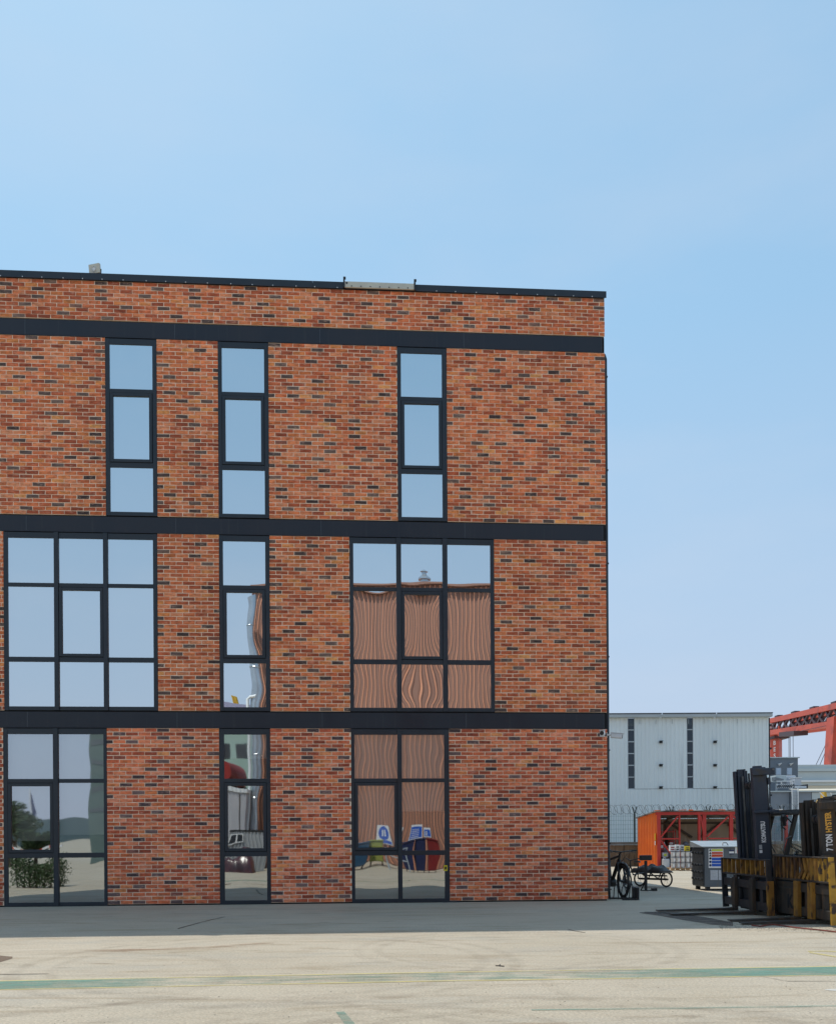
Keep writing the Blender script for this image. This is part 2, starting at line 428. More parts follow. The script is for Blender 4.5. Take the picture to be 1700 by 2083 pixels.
# ------------------------------------------------------------------ ground
def ground_material():
    m = bpy.data.materials.new('yard_concrete'); m.use_nodes = True
    nt = m.node_tree; b = nt.nodes['Principled BSDF']; L = nt.links.new
    geo = nd(nt, 'ShaderNodeNewGeometry')
    def nz(sc, st, det=8, rg=.6, dist=0.0):
        mp = nd(nt, 'ShaderNodeMapping'); mp.inputs['Scale'].default_value = st
        L(geo.outputs['Position'], mp.inputs[0])
        n = nd(nt, 'ShaderNodeTexNoise'); n.inputs['Scale'].default_value = sc; n.inputs['Detail'].default_value = det
        n.inputs['Roughness'].default_value = rg; n.inputs['Distortion'].default_value = dist
        L(mp.outputs[0], n.inputs['Vector']); return n.outputs[0]
    def ramp(v, lo, hi, a=0., z=1.):
        r = nd(nt, 'ShaderNodeMapRange'); r.inputs[1].default_value = lo; r.inputs[2].default_value = hi
        r.inputs[3].default_value = a; r.inputs[4].default_value = z; L(v, r.inputs[0]); return r.outputs[0]
    def mix(f, a, c, blend='MIX'):
        x = nd(nt, 'ShaderNodeMix', data_type='RGBA', blend_type=blend)
        if isinstance(f, float): x.inputs[0].default_value = f
        else: L(f, x.inputs[0])
        if isinstance(a, tuple): x.inputs[6].default_value = rgb(a)
        else: L(a, x.inputs[6])
        if isinstance(c, tuple): x.inputs[7].default_value = rgb(c)
        else: L(c, x.inputs[7])
        return x.outputs[2]
    c = mix(ramp(nz(.35, (1,1,1)), .35, .65), (.475,.405,.302), (.545,.47,.362))
    c = mix(ramp(nz(.9, (.5,1.5,1), 9, .65, .4), .52, .72, 0, .55), c, (.36,.345,.30))
    c = mix(ramp(nz(1.6, (.25,1.6,1), 9, .7, .8), .52, .68, 0, .7), c, (.33,.25,.16))
    c = mix(ramp(nz(5.0, (.25,1.0,1), 8, .7, .5), .56, .70, 0, .6), c, (.24,.19,.135))
    c = mix(ramp(nz(60, (1,1,1), 3, .6), .3, .7, .80, 1.16), c, c, 'MIX') if False else c
    sp = nd(nt, 'ShaderNodeMix', data_type='RGBA', blend_type='MULTIPLY'); sp.inputs[0].default_value = 1
    L(c, sp.inputs[6]); L(ramp(nz(42, (1,1,1), 6, .75), .28, .72, .58, 1.36), sp.inputs[7]); c = sp.outputs[2]
    c = mix(ramp(nz(11, (1,1,1), 6, .75), .66, .72, 0, .7), c, (.16,.14,.11))
    # curved tyre marks of turning forklifts
    for (px, py), rad, wd, am in (((560,1955),2.6,.10,.5),((560,1955),2.25,.09,.45),((760,2140),1.5,.09,.5),((760,2140),1.25,.08,.4),((1420,2250),2.9,.12,.5),((1420,2250),2.55,.10,.45),
                                  ((250,2200),2.4,.10,.45),((1050,1930),1.9,.10,.4),((1050,1930),1.65,.08,.4),((1500,2000),1.7,.09,.4),((900,2300),3.4,.12,.45),((60,1990),1.9,.10,.4)):
        cc = G(px, py)
        sb = nd(nt, 'ShaderNodeVectorMath', operation='DISTANCE'); L(geo.outputs['Position'], sb.inputs[0]); sb.inputs[1].default_value = (cc.x, cc.y, 0)
        s1 = nd(nt, 'ShaderNodeMath', operation='SUBTRACT'); L(sb.outputs['Value'], s1.inputs[0]); s1.inputs[1].default_value = rad
        s2 = nd(nt, 'ShaderNodeMath', operation='ABSOLUTE'); L(s1.outputs[0], s2.inputs[0])
        rr = ramp(s2.outputs[0], wd*.35, wd, 1., 0.)
        s3 = nd(nt, 'ShaderNodeMath', operation='MULTIPLY'); L(rr, s3.inputs[0]); L(ramp(nz(2.2, (1,1,1), 9, .8), .38, .64, 0, am*.75), s3.inputs[1])
        c = mix(s3.outputs[0], c, (.22,.175,.125))
    L(c, b.inputs['Base Color'])
    L(ramp(nz(1.2, (.4,1,1)), .3, .7, .55, .9), b.inputs['Roughness'])
    b.inputs['Specular IOR Level'].default_value = .3
    bp = nd(nt, 'ShaderNodeBump'); bp.inputs['Strength'].default_value = .8; bp.inputs['Distance'].default_value = .018
    L(nz(26, (1,1,1), 8, .7), bp.inputs['Height']); L(bp.outputs[0], b.inputs['Normal'])
    return m
M['ground'] = ground_material()
g = MB()
S = 3000
g.add([(-S,-S,0),(S,-S,0),(S,S,0),(-S,S,0)], [(0,1,2,3)])
struct(g.build('ground', M['ground']))

M['green_paint'] = worn_paint('green_floor_paint', (.15,.30,.235), 4, .76, 1.18, (.5,2,1))
M['yellow_paint'] = worn_paint('yellow_floor_paint', (.64,.53,.20), 6, .62, 1.05, (.6,1,1))
M['white_paint'] = worn_paint('white_floor_paint', (.72,.72,.68), 5, .55, .95)
M['green_walk'] = worn_paint('walkway_green_paint', (.13,.30,.235), 4, .93, 1.33, (.5,2,1), middle=(-.3, .8, 3.4, .34))
def strip(name, mat, pts, z):
    """a painted sheet on the ground through pairs of photo pixels (upper, lower)"""
    s = MB(); n = len(pts)
    vs = [G(x, y0) + Vector((0,0,z)) for x, y0, y1 in pts] + [G(x, y1) + Vector((0,0,z)) for x, y0, y1 in pts]
    s.add(vs, [(i, n+i, n+i+1, i+1) for i in range(n-1)])
    return struct(s.build(name, mat, fix=False))
strip('walkway_marking', M['green_walk'], [(-500,2006,2024),(0,1997,2013),(850,1980,1996),(1700,1967,1983.5),(2300,1957,1974)], .004)
strip('walkway_edge_line', M['yellow_paint'], [(-500,2004,2006),(0,1995.4,1997),(850,1978.5,1980),(1700,1965.6,1967),(2300,1955.6,1957)], .004)
strip('walkway_edge_line', M['yellow_paint'], [(-500,2024,2026),(0,2013,2014.8),(850,1996,1997.7),(1700,1983.5,1985),(2300,1974,1975.4)], .004)
strip('floor_marking', M['green_paint'], [(1080,2054,2056),(1400,2050,2053),(1760,2044.6,2047)], .004)
strip('floor_marking', M['green_paint'], [(683,2059,2059.2),(700,2058,2083),(722,2083,2086)], .004)
strip('floor_marking', M['yellow_paint'], [(1642,1935,1936.4),(1680,1934.4,1936),(1760,1939,1941)], .004)
strip('floor_marking', M['yellow_paint'], [(1645,1937,1939),(1690,1944,1946.4),(1760,1956,1958)], .0045)
strip('floor_marking', M['white_paint'], [(1676,2013.6,2014.4),(1690,2012.4,2016),(1760,2014,2019)], .004)

def stain_streak_material(name, col, lo, hi, scale=2.0, stretch=(.6,2,1), amax=.8):
    m = worn_paint(name, col, scale, lo, hi, stretch)
    return m
M['rust_stain'] = stain_streak_material('rust_stain', (.26,.12,.045), .80, 1.18, 5, (.5,3,1))
M['oil_stain'] = stain_streak_material('oil_stain', (.060,.042,.036), .62, 1.05, 3.5, (.5,2.5,1))  # patchy dark brown tone for the streaks by the forklift forks
M['soil_stain'] = stain_streak_material('soil_stain', (.17,.11,.07), .50, .95, 4)
strip('rust_stain', M['rust_stain'], [(172,1934.6,1935.2),(200,1933,1936.4),(250,1931.6,1936.4),(300,1931,1934),(420,1926,1930),(520,1919,1922),(560,1918,1918.6)], .004)
strip('soil_stain', M['soil_stain'], [(-150,1940,1962),(0,1944,1958),(26,1946.6,1950)], .004)
M['crack_dirt'] = stain_streak_material('crack_dirt', (.09,.075,.06), .62, 1.05, 6)
strip('dirt_streak', M['crack_dirt'], [(-30,1982.2,1983.4),(40,1981.4,1983),(100,1980.8,1981.6)], .004)
strip('oil_stain', M['oil_stain'], [(1300,1856,1857.5),(1345,1855.5,1864),(1395,1860,1873),(1445,1868,1881),(1490,1877,1884)], .004)  # dark brown streak slanting across the concrete near the fork tips
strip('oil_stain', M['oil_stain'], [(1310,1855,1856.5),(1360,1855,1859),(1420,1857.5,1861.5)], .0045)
strip('joint_line', M['crack_dirt'], [(362,1888.5,1890.4),(395,1879.4,1881.2),(430,1870.4,1872),(458,1864.6,1865.8)], .004)
strip('joint_line', M['crack_dirt'], [(1155,1890,1891),(1168,1893.4,1894.6),(1190,1897,1898.2)], .004)
strip('joint_line', M['crack_dirt'], [(1545,1986,1986.8),(1600,1996,1996.8),(1760,1996.6,1997.4)], .004)

# ------------------------------------------------------------------ the brick building
BLD = tag(empty('brick_building', (0, DF, 0), TH), 'three storey red brick building with dark window frames and black steel bands', 'building')
ULEFT, UR = U(0) - 3.0, U(1232)
ST = 4.0          # storey height
BH = 0.35         # band height
def heads(k): return ST*(k+1) - BH      # underside of band above storey k
#  storey, outer px, glass px spans, column with the opening sash, bottom of each blind below window head
WIN = [
 (2, (217,322), [(226,313)], 0, [3.6]),
 (2, (446,549), [(454,540)], 0, [3.6]),
 (2, (810,911), [(818,901)], 0, [3.6]),
 (1, (8,321), [(17,111),(120,211),(220,312)], 1, [3.6,3.44,3.6]),
 (1, (446,549), [(454,540)], 0, [3.36]),
 (1, (711,1005), [(719,806),(816,900),(910,997)], 1, [3.6,3.6,3.6]),
 (0, (5,216), [(14,107),(117,209)], 0, [2.30,2.18]),
 (0, (444,548), [(454,540)], 0, [.60]),
 (0, (712,911), [(719,806),(815,901)], 0, [2.46,1.72]),
]
openings = {0: [], 1: [], 2: [], 3: []}
for st, (a, b), gl, sc, bl in WIN:
    openings[st].append((U(a), U(b)))
panels = []
for st in range(3):
    cur = ULEFT
    for a, b in sorted(openings[st]):
        panels.append((cur, a, ST*st + (0.03 if st == 0 else 0.004), heads(st)-.004, st)); cur = b
    panels.append((cur, UR, ST*st + (0.03 if st == 0 else 0.004), heads(st)-.004, st))
panels.append((ULEFT, UR, 3*ST + .004, 12.80, 3))
mw = MB()
for a, b, z0, z1, st in panels:
    mw.box(a, b, 0, .24, z0, z1)
mw.build('mortar_bed', M['mortar'], BLD)

# bricks
PW, JX = .2526, .016
rows = []
full = []
for a, b, z0, z1, st in panels:
    n = round((z1 - z0)/.0811); p = (z1 - z0)/n
    for r in range(n):
        zb = z0 + r*p
        x = a - (PW/2 if (r % 2) else 0)
        if b - a > 6: x = ULEFT - (PW/2 if r % 2 else 0)
        while x < b - .02:
            x0, x1 = max(x, a), min(x + PW, b)
            if x1 - x0 > .045:
                j0 = 0 if x0 == a else JX/2; j1 = 0 if x1 >= b - 1e-6 else JX/2
                ff = (x1 - x0) > PW - 1e-4 and x0 > a and x1 < b - 1e-4
                rows.append((x0 + j0, x1 - j1, zb + .0075, zb + p - .0075, ff, p))
            x += PW
cand = sorted([i for i, r in enumerate(rows) if r[4] and r[0] > U(0) + .03], key=lambda i: (round(rows[i][0], 1), abs(rows[i][2] - 1.3)))
single = set(cand[:300])
def brick_geo(w, h, rg):
    d = .0065 + rg.random()*.006
    c = .005
    e = [rg.uniform(-.0055, .0055) for _ in range(8)]
    t = [rg.uniform(-.003, .003) for _ in range(4)]
    fr = [(c+e[0], -d+t[0], c+e[1]), (w-c+e[2], -d+t[1], c+e[3]), (w-c+e[4], -d+t[2], h-c+e[5]), (c+e[6], -d+t[3], h-c+e[7])]
    mid = [(e[0]*.6, -d+.004, e[1]*.6), (w+e[2]*.6, -d+.004, e[3]*.6), (w+e[4]*.6, -d+.004, h+e[5]*.6), (e[6]*.6, -d+.004, h+e[7]*.6)]
    bk = [(e[0]*.6, .002, e[1]*.6), (w+e[2]*.6, .002, e[3]*.6), (w+e[4]*.6, .002, h+e[5]*.6), (e[6]*.6, .002, h+e[7]*.6)]
    vs = fr + mid + bk
    fs = [(0,1,2,3)] + [(i, 4+i, 4+(i+1)%4, (i+1)%4) for i in range(4)] + [(4+i, 8+i, 8+(i+1)%4, 4+(i+1)%4) for i in range(4)]
    return vs, fs
def rnd_value(rg):
    v = rg.random()
    return v*.09 if v < .0 else v
def set_rnd(me, vals):
    at = me.attributes.new('rnd', 'FLOAT', 'POINT')
    at.data.foreach_set('value', vals)
rg = random.Random(11)
dark_at, tones = [], {}
grid = {}
order = list(range(len(rows))); rg.shuffle(order)
for i in order:                      # dark bricks never touch each other, as the layer picks them from the stack
    x0, x1, z0, z1, ff, p = rows[i]
    q = rg.random()
    if q < .26:
        cx, cz = (x0+x1)/2, z0; gx, gz = int(cx//.5), int(cz//.25)
        near = any(abs(a-cx) < .40 and abs(b-cz) < .13 for u in (-1,0,1) for w in (-1,0,1) for a, b in grid.get((gx+u, gz+w), ()))
        if near: q = .09 + .91*rg.random()
        else: q *= .087/.26; grid.setdefault((gx, gz), []).append((cx, cz))
    else: q = .09 + (q-.26)/.74*.91
    tones[i] = q
def brick_tone(i): return tones[i]
V, F, A = [], [], []
for i, (x0, x1, z0, z1, ff, p) in enumerate(rows):
    if i in single: continue
    vs, fs = brick_geo(x1-x0, z1-z0, rg)
    n = len(V); q = brick_tone(i)
    V += [(x0+v[0], v[1], z0+v[2]) for v in vs]; F += [tuple(k+n for k in f) for f in fs]; A += [q]*12
me = bpy.data.meshes.new('brick_field'); me.from_pydata(V, [], F); set_rnd(me, A); me.materials.append(M['brick'])
bf = bpy.data.objects.new('brick_field', me); COL.objects.link(bf); bf.parent = BLD; bf['kind'] = 'stuff'
kinds = []
for k in range(60):
    vs, fs = brick_geo(PW - JX, .0661, rg)
    me = bpy.data.meshes.new('brick'); me.from_pydata(vs, [], fs); set_rnd(me, [(k+.5)/60]*12); me.materials.append(M['brick'])
    kinds.append(me)
for i in sorted(single):
    x0, x1, z0, z1, ff, p = rows[i]
    o = bpy.data.objects.new('brick', kinds[min(59, int(tones[i]*60))]); COL.objects.link(o); o.parent = BLD; o.location = (x0, 0, z0)

# steel bands, in lengths with open joints
JOINTS = [ULEFT, U(-246), U(55), U(359), U(654), U(946), U(1226)]
for k in (1, 2, 3):
    for a, b in zip(JOINTS[:-1], JOINTS[1:]):
        m = MB(); z0, z1 = ST*k - BH, ST*k - .022
        m.box(a+.003, b-.003, -.004, .20, z0, z1)
        m.box(a+.003, b-.003, -.016, -.004, z0, z0+.012)
        m.build('steel_band', M['beam'], BLD)
        m = MB(); m.box(b-.006, b+.006, -.0065, -.0042, z0+.013, z1-.002); m.build('joint_strip', M['joint'], BLD)
    m = MB(); m.box(ULEFT, U(1231), .03, .24, ST*k-.022, ST*k+.002)
    m.box(U(1226)+.003, UR-.002, .02, .24, ST*k-BH+.002, ST*k-.022)
    m.build('band_recess', M['dark'], BLD)
# plinth gap
m = MB(); m.box(ULEFT, UR-.02, .02, .24, 0, .03); m.build('plinth', M['dark'], BLD)

def pane_mesh(x0, x1, z0, z1, y, rg, mat, parent, amp=.0022):
    nx, nz = 10, 14
    s1, s2 = rg.uniform(-1, 1), rg.uniform(-1, 1)
    bow = rg.choice((-1, 1, 1))*amp*rg.uniform(.5, 1.1)
    tx, tz = rg.uniform(-.0012, .0012), rg.uniform(-.0022, .0012)
    ph = rg.uniform(0, 6)
    vs, fs = [], []
    w, h = x1-x0, z1-z0
    for j in range(nz+1):
        for i in range(nx+1):
            u, v = i/nx, j/nz
            e = 16*u*(1-u)*v*(1-v)
            yy = y - bow*e + tx*(u-.5)*w + tz*(v-.5)*h + .0003*math.sin(7*v+ph+2*u)*e + .0004*s1*math.sin(4*u+3*v+s2*3)*e
            vs.append((x0+u*w, yy, z0+v*h))
    for j in range(nz):
        for i in range(nx):
            k = j*(nx+1)+i; fs.append((k, k+1, k+nx+2, k+nx+1))
    m = MB(); m.add(vs, fs)
    o = m.build('pane', mat, parent, fix=False)
    for p in o.data.polygons: p.use_smooth = True
    return o

T0, T1, T2, T3, T4, T5 = .13, 1.045, 1.125, 2.555, 2.655, 3.565
wrg = random.Random(5)
for st, (oa, ob), gl, sc, bl in WIN:
    W = empty('window', (0,0,0), 0, BLD)
    H = heads(st)
    xa, xb = U(oa) + .006, U(ob) - .006
    zt, zb = H - .012, ST*st + .004
    yf, yb = -.006, .085
    fr = MB()
    spans = [(U(a), U(b)) for a, b in gl]
    vert = [xa, spans[0][0]]
    bars = [(xa, spans[0][0])] + [(spans[i][1], spans[i+1][0]) for i in range(len(spans)-1)] + [(spans[-1][1], xb)]
    for i, (a, b) in enumerate(bars):
        inner = 0 < i < len(bars)-1
        fr.box(a, b, yf - (.022 if inner else 0), yb, zb, zt)
    for i, (a, b) in enumerate(spans):
        sash = i == sc
        fr.box(a, b, yf+.002, yb, H-T0, zt-.001)
        fr.box(a, b, yf+.002, yb, H-T2, H-T1)
        fr.box(a, b, yf+.002, yb, H-T4, H-T3)
        fr.box(a, b, yf+.002, yb, zb+.001, H-T5)
    fr.build('frame', M['frame'], W, bevel=.004)
    gapm = MB()
    for i, (a, b) in enumerate(spans):
        z = [(H-T1, H-T0), (H-T3, H-T2), (H-T5, H-T4)]
        for j, (z0, z1) in enumerate(z):
            x0, x1 = a, b
            if i == sc and j == 1:
                s = MB(); q = .062
                g_ = .007
                X0, X1, Z0, Z1 = a+g_, b-g_, z0+g_, z1-g_
                s.box(X0, X0+q, yf-.012, yb-.02, Z0, Z1); s.box(X1-q, X1, yf-.012, yb-.02, Z0, Z1)
                s.box(X0+q, X1-q, yf-.011, yb-.02, Z0, Z0+q); s.box(X0+q, X1-q, yf-.011, yb-.02, Z1-q, Z1)
                s.build('sash', M['frame'], W, bevel=.004)
                gapm.box(a, b, yb-.01, yb-.004, z0, z0+.02); gapm.box(a, b, yb-.01, yb-.004, z1-.02, z1)
                gapm.box(a, a+.02, yb-.01, yb-.004, z0+.02, z1-.02); gapm.box(b-.02, b, yb-.01, yb-.004, z0+.02, z1-.02)
                x0, x1, z0, z1 = X0+q-.004, X1-q+.004, Z0+q-.004, Z1-q+.004
            amp = .0022 if (st, oa) in ((1,711),(0,712)) else .0013
            if st == 2: amp = .001
            pane_mesh(x0, x1, z0, z1, yb-.071, wrg, M['glass'] if st else M['glass_low'], W, amp*(.25, 1.6, .9)[j])
        bm_ = MB(); bm_.box(a-.03, b+.03, .19, .194, H-bl[i], H-.02); bm_.build('blind', M['blind'], W)
        bm_ = MB(); bm_.cyl((a-.03,.192,H-bl[i]), (b+.03,.192,H-bl[i]), .012, n=8); bm_.build('blind_rail', M['white'], W)
    gapm.build('sash_seal', M['dark'], W)
    if (st, oa) == (0, 712):
        s = MB(); u0 = U(902.5, 1765); s.box(u0, u0+.075, yf-.003, yf, .66, .78); s.build('warning_sticker', M['yellow'], W)
        s = MB(); s.box(u0+.018, u0+.057, yf-.0045, yf-.003, .69, .75); s.build('sticker_print', M['black'], W)
        s = MB(); s.box(U(895), U(931), yf-.05, yf, .0, .028); s.build('threshold', M['frame'], W)

# rooms behind the glass, roof and the other walls
DEP = 15.0
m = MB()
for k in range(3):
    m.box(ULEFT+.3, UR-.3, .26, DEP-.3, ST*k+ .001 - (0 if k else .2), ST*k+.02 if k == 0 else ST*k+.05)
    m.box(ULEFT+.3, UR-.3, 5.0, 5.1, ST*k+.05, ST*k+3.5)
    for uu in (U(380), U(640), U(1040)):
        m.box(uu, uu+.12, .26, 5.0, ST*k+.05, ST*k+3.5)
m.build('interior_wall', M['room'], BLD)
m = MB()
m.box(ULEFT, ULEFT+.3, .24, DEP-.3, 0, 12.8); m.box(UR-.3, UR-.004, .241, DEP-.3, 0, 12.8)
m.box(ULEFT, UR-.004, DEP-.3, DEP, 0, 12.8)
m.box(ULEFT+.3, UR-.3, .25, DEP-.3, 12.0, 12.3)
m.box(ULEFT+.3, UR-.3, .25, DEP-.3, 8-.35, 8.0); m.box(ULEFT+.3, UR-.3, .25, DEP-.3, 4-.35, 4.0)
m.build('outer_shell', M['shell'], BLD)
# coping in lengths, with its fixings
cj = [ULEFT-.02, U(-300), U(170), U(640), U(1110), UR+.035]
for a, b in zip(cj[:-1], cj[1:]):
    m = MB(); m.box(a+.002, b-.002, -.045, .40, 12.90, 12.935); m.box(a+.002, b-.002, -.045, -.030, 12.80, 12.90)
    m.build('coping', M['frame'], BLD)
m = MB(); m.box(ULEFT, UR-.002, -.0295, .24, 12.801, 12.899); m.build('coping_core', M['dark'], BLD)
m = MB()
x = ULEFT + .2
while x < UR:
    if not (U(700) < x < U(850)): m.cyl((x, -.052, 12.812), (x, -.044, 12.812), .011, n=8)
    x += .43 + random.uniform(-.05, .05)
m.build('coping_screws', M['bolt'], BLD)
# down pipe round the corner
m = MB()
pu = UR + .055
m.tube([(UR-.02, .30, 11.78), (UR+.02, .26, 11.76), (pu-.012, .20, 11.70), (pu, .16, 11.60), (pu, .16, .05)], .042, 12)
for zz in (1.2, 3.2, 5.2, 7.2, 9.2, 11.2): m.box(pu-.044, pu+.044, .116, .204, zz, zz+.03)
m.build('downpipe', M['frame'], BLD, smooth=True)

# things fixed to the building
def on_facade(name, label, cat, u, y, z, rz=0.0, group=None):
    p = Matrix.Translation((0, DF, 0)) @ Matrix.Rotation(TH, 4, 'Z') @ Vector((u, y, z))
    return thing(name, label, cat, p, TH + rz, group)
fl = on_facade('floodlight', 'beige square floodlight standing on the roof edge of the brick building', 'light', U(193, 550), .05, 12.935, R(-18))
m = MB(Matrix.Rotation(R(8), 4, 'X')); m.box(-.125, .125, -.03, .03, .035, .225); m.build('housing', M['offwhite'], fl, bevel=.012)
m = MB(Matrix.Rotation(R(8), 4, 'X')); m.cyl((0, -.030, .12), (0, -.040, .12), .032, n=14); m.build('lens', M['white'], fl, smooth=True)
m = MB(Matrix.Rotation(R(8), 4, 'X')); m.torus((0, -.033, .12), (0,1,0), .05, .008, 18, 6); m.build('lens_ring', M['bolt'], fl, smooth=True)
m = MB(); m.tube([(-.135,0,.12),(-.135,0,.02),(.135,0,.02),(.135,0,.12)], .009, 6); m.cyl((0,0,0),(0,0,.02), .03); m.build('bracket', M['black'], fl)
lb = on_facade('light_bar', 'long pale linear lamp bar fixed along the black roof coping', 'light', U(775), 0, 12.80)
hw = (U(847)-U(704))/2
m = MB(); m.box(-hw, hw, -.085, -.048, .005, .128); m.build('housing', M['offwhite'], lb, bevel=.008)
for i in range(7):
    m = MB(); m.cyl((-hw+.16+i*(2*hw-.3)/6, -.092, .03), (-hw+.16+i*(2*hw-.3)/6, -.084, .03), .012, n=8); m.build('screw', M['black'], lb)
m = MB(); m.cyl((-hw+.06, -.090, .09), (-hw+.06, -.084, .09), .022, n=12); m.build('cable_gland', M['black'], lb)
for sx in (-1, 1):
    m = MB(); m.box(sx*hw-.012, sx*hw+.022, -.095, .0, .0, .20); m.box(sx*hw-.012, sx*hw+.04, -.08, -.02, .20, .225); m.build('end_bracket', M['black'], lb)

def cctv(label, u, y, z, aim):
    r = on_facade('security_camera', label, 'camera', u, y, z, 0, 'security cameras on the building corner')
    A = Matrix.Rotation(aim, 4, 'Z') @ Matrix.Rotation(R(6), 4, 'Y')
    m = MB(A); m.box(.09, .33, -.045, .045, -.05, .055); m.build('housing', M['white'], r, bevel=.02)
    m = MB(A); m.box(.08, .36, -.052, .052, .055, .068); m.build('sun_shield', M['white'], r, bevel=.005)
    m = MB(A); m.cyl((.331,0,0), (.338,0,0), .043, n=16); m.build('lens', M['black'], r)
    return r
c1 = cctv('white security camera on the brick face pointing out at the yard', U(1222), -.12, 3.545, R(-112))
m = MB(); m.box(-.05, .05, .09, .119, -.06, .06); m.tube([(0,.10,0),(0,.05,-.01),(-.03,0,0)], .02, 8); m.build('bracket', M['white'], c1)
c2 = cctv('white security camera sticking out sideways past the building corner', UR+.02, .10, 3.53, R(-14))
m = MB(); m.box(-.025, .0, -.06, .06, -.06, .06); m.tube([(-.01,0,0),(.05,-.005,.01),(.12,-.02,0)], .02, 8); m.build('bracket', M['white'], c2)
# ------------------------------------------------------------------ materials for the yard things
M['fork_black'] = material('forklift_black', (.020,.023,.028), (.034,.034,.036), scale=5, rough=.5, c3=(.055,.045,.030), c3scale=3.5, c3lo=.56, c3hi=.70, c3stretch=(3,3,.5))
M['fork_navy'] = material('forklift_navy', (.028,.038,.058), (.038,.048,.066), scale=4, rough=.45, c3=(.05,.045,.04), c3scale=5, c3lo=.62, c3hi=.72)
M['fork_brown'] = material('forklift_grime', (.046,.036,.027), (.030,.027,.024), scale=4, rough=.65, c3=(.085,.052,.028), c3scale=5, c3lo=.54, c3hi=.66, c3stretch=(2,2,.5))
M['fork_rust'] = material('forklift_rusty_yellow', (.37,.19,.028), (.23,.105,.022), scale=6, rough=.6, c3=(.045,.028,.018), c3scale=8, c3lo=.56, c3hi=.66, c3stretch=(1.5,1.5,.5), bump=.2)
M['fork_rustier'] = material('forklift_rusted_slat', (.16,.075,.025), (.30,.15,.03), scale=6, rough=.7, c3=(.050,.026,.016), c3scale=7, c3lo=.42, c3hi=.58, c3stretch=(2,2,.5), bump=.25)
M['fork_yellow'] = material('forklift_bright_yellow', (.50,.29,.03), (.32,.17,.022), scale=6, rough=.55, c3=(.05,.03,.02), c3scale=8, c3lo=.50, c3hi=.58, bump=.2)
M['rubber'] = material('tyre_rubber', (.022,.022,.024), (.045,.043,.04), scale=9, rough=.85)
M['steel'] = material('bare_steel', (.20,.19,.18), (.13,.12,.11), scale=6, rough=.45, metal=.6)
M['seatcover'] = material('seat_vinyl', (.02,.02,.02), rough=.6)
M['white_print'] = material('white_print', (.80,.80,.80), rough=.5)
M['orange_print'] = material('orange_print', (.80,.42,.06), rough=.5)
M['grey_print'] = material('grey_print', (.40,.41,.42), rough=.5)

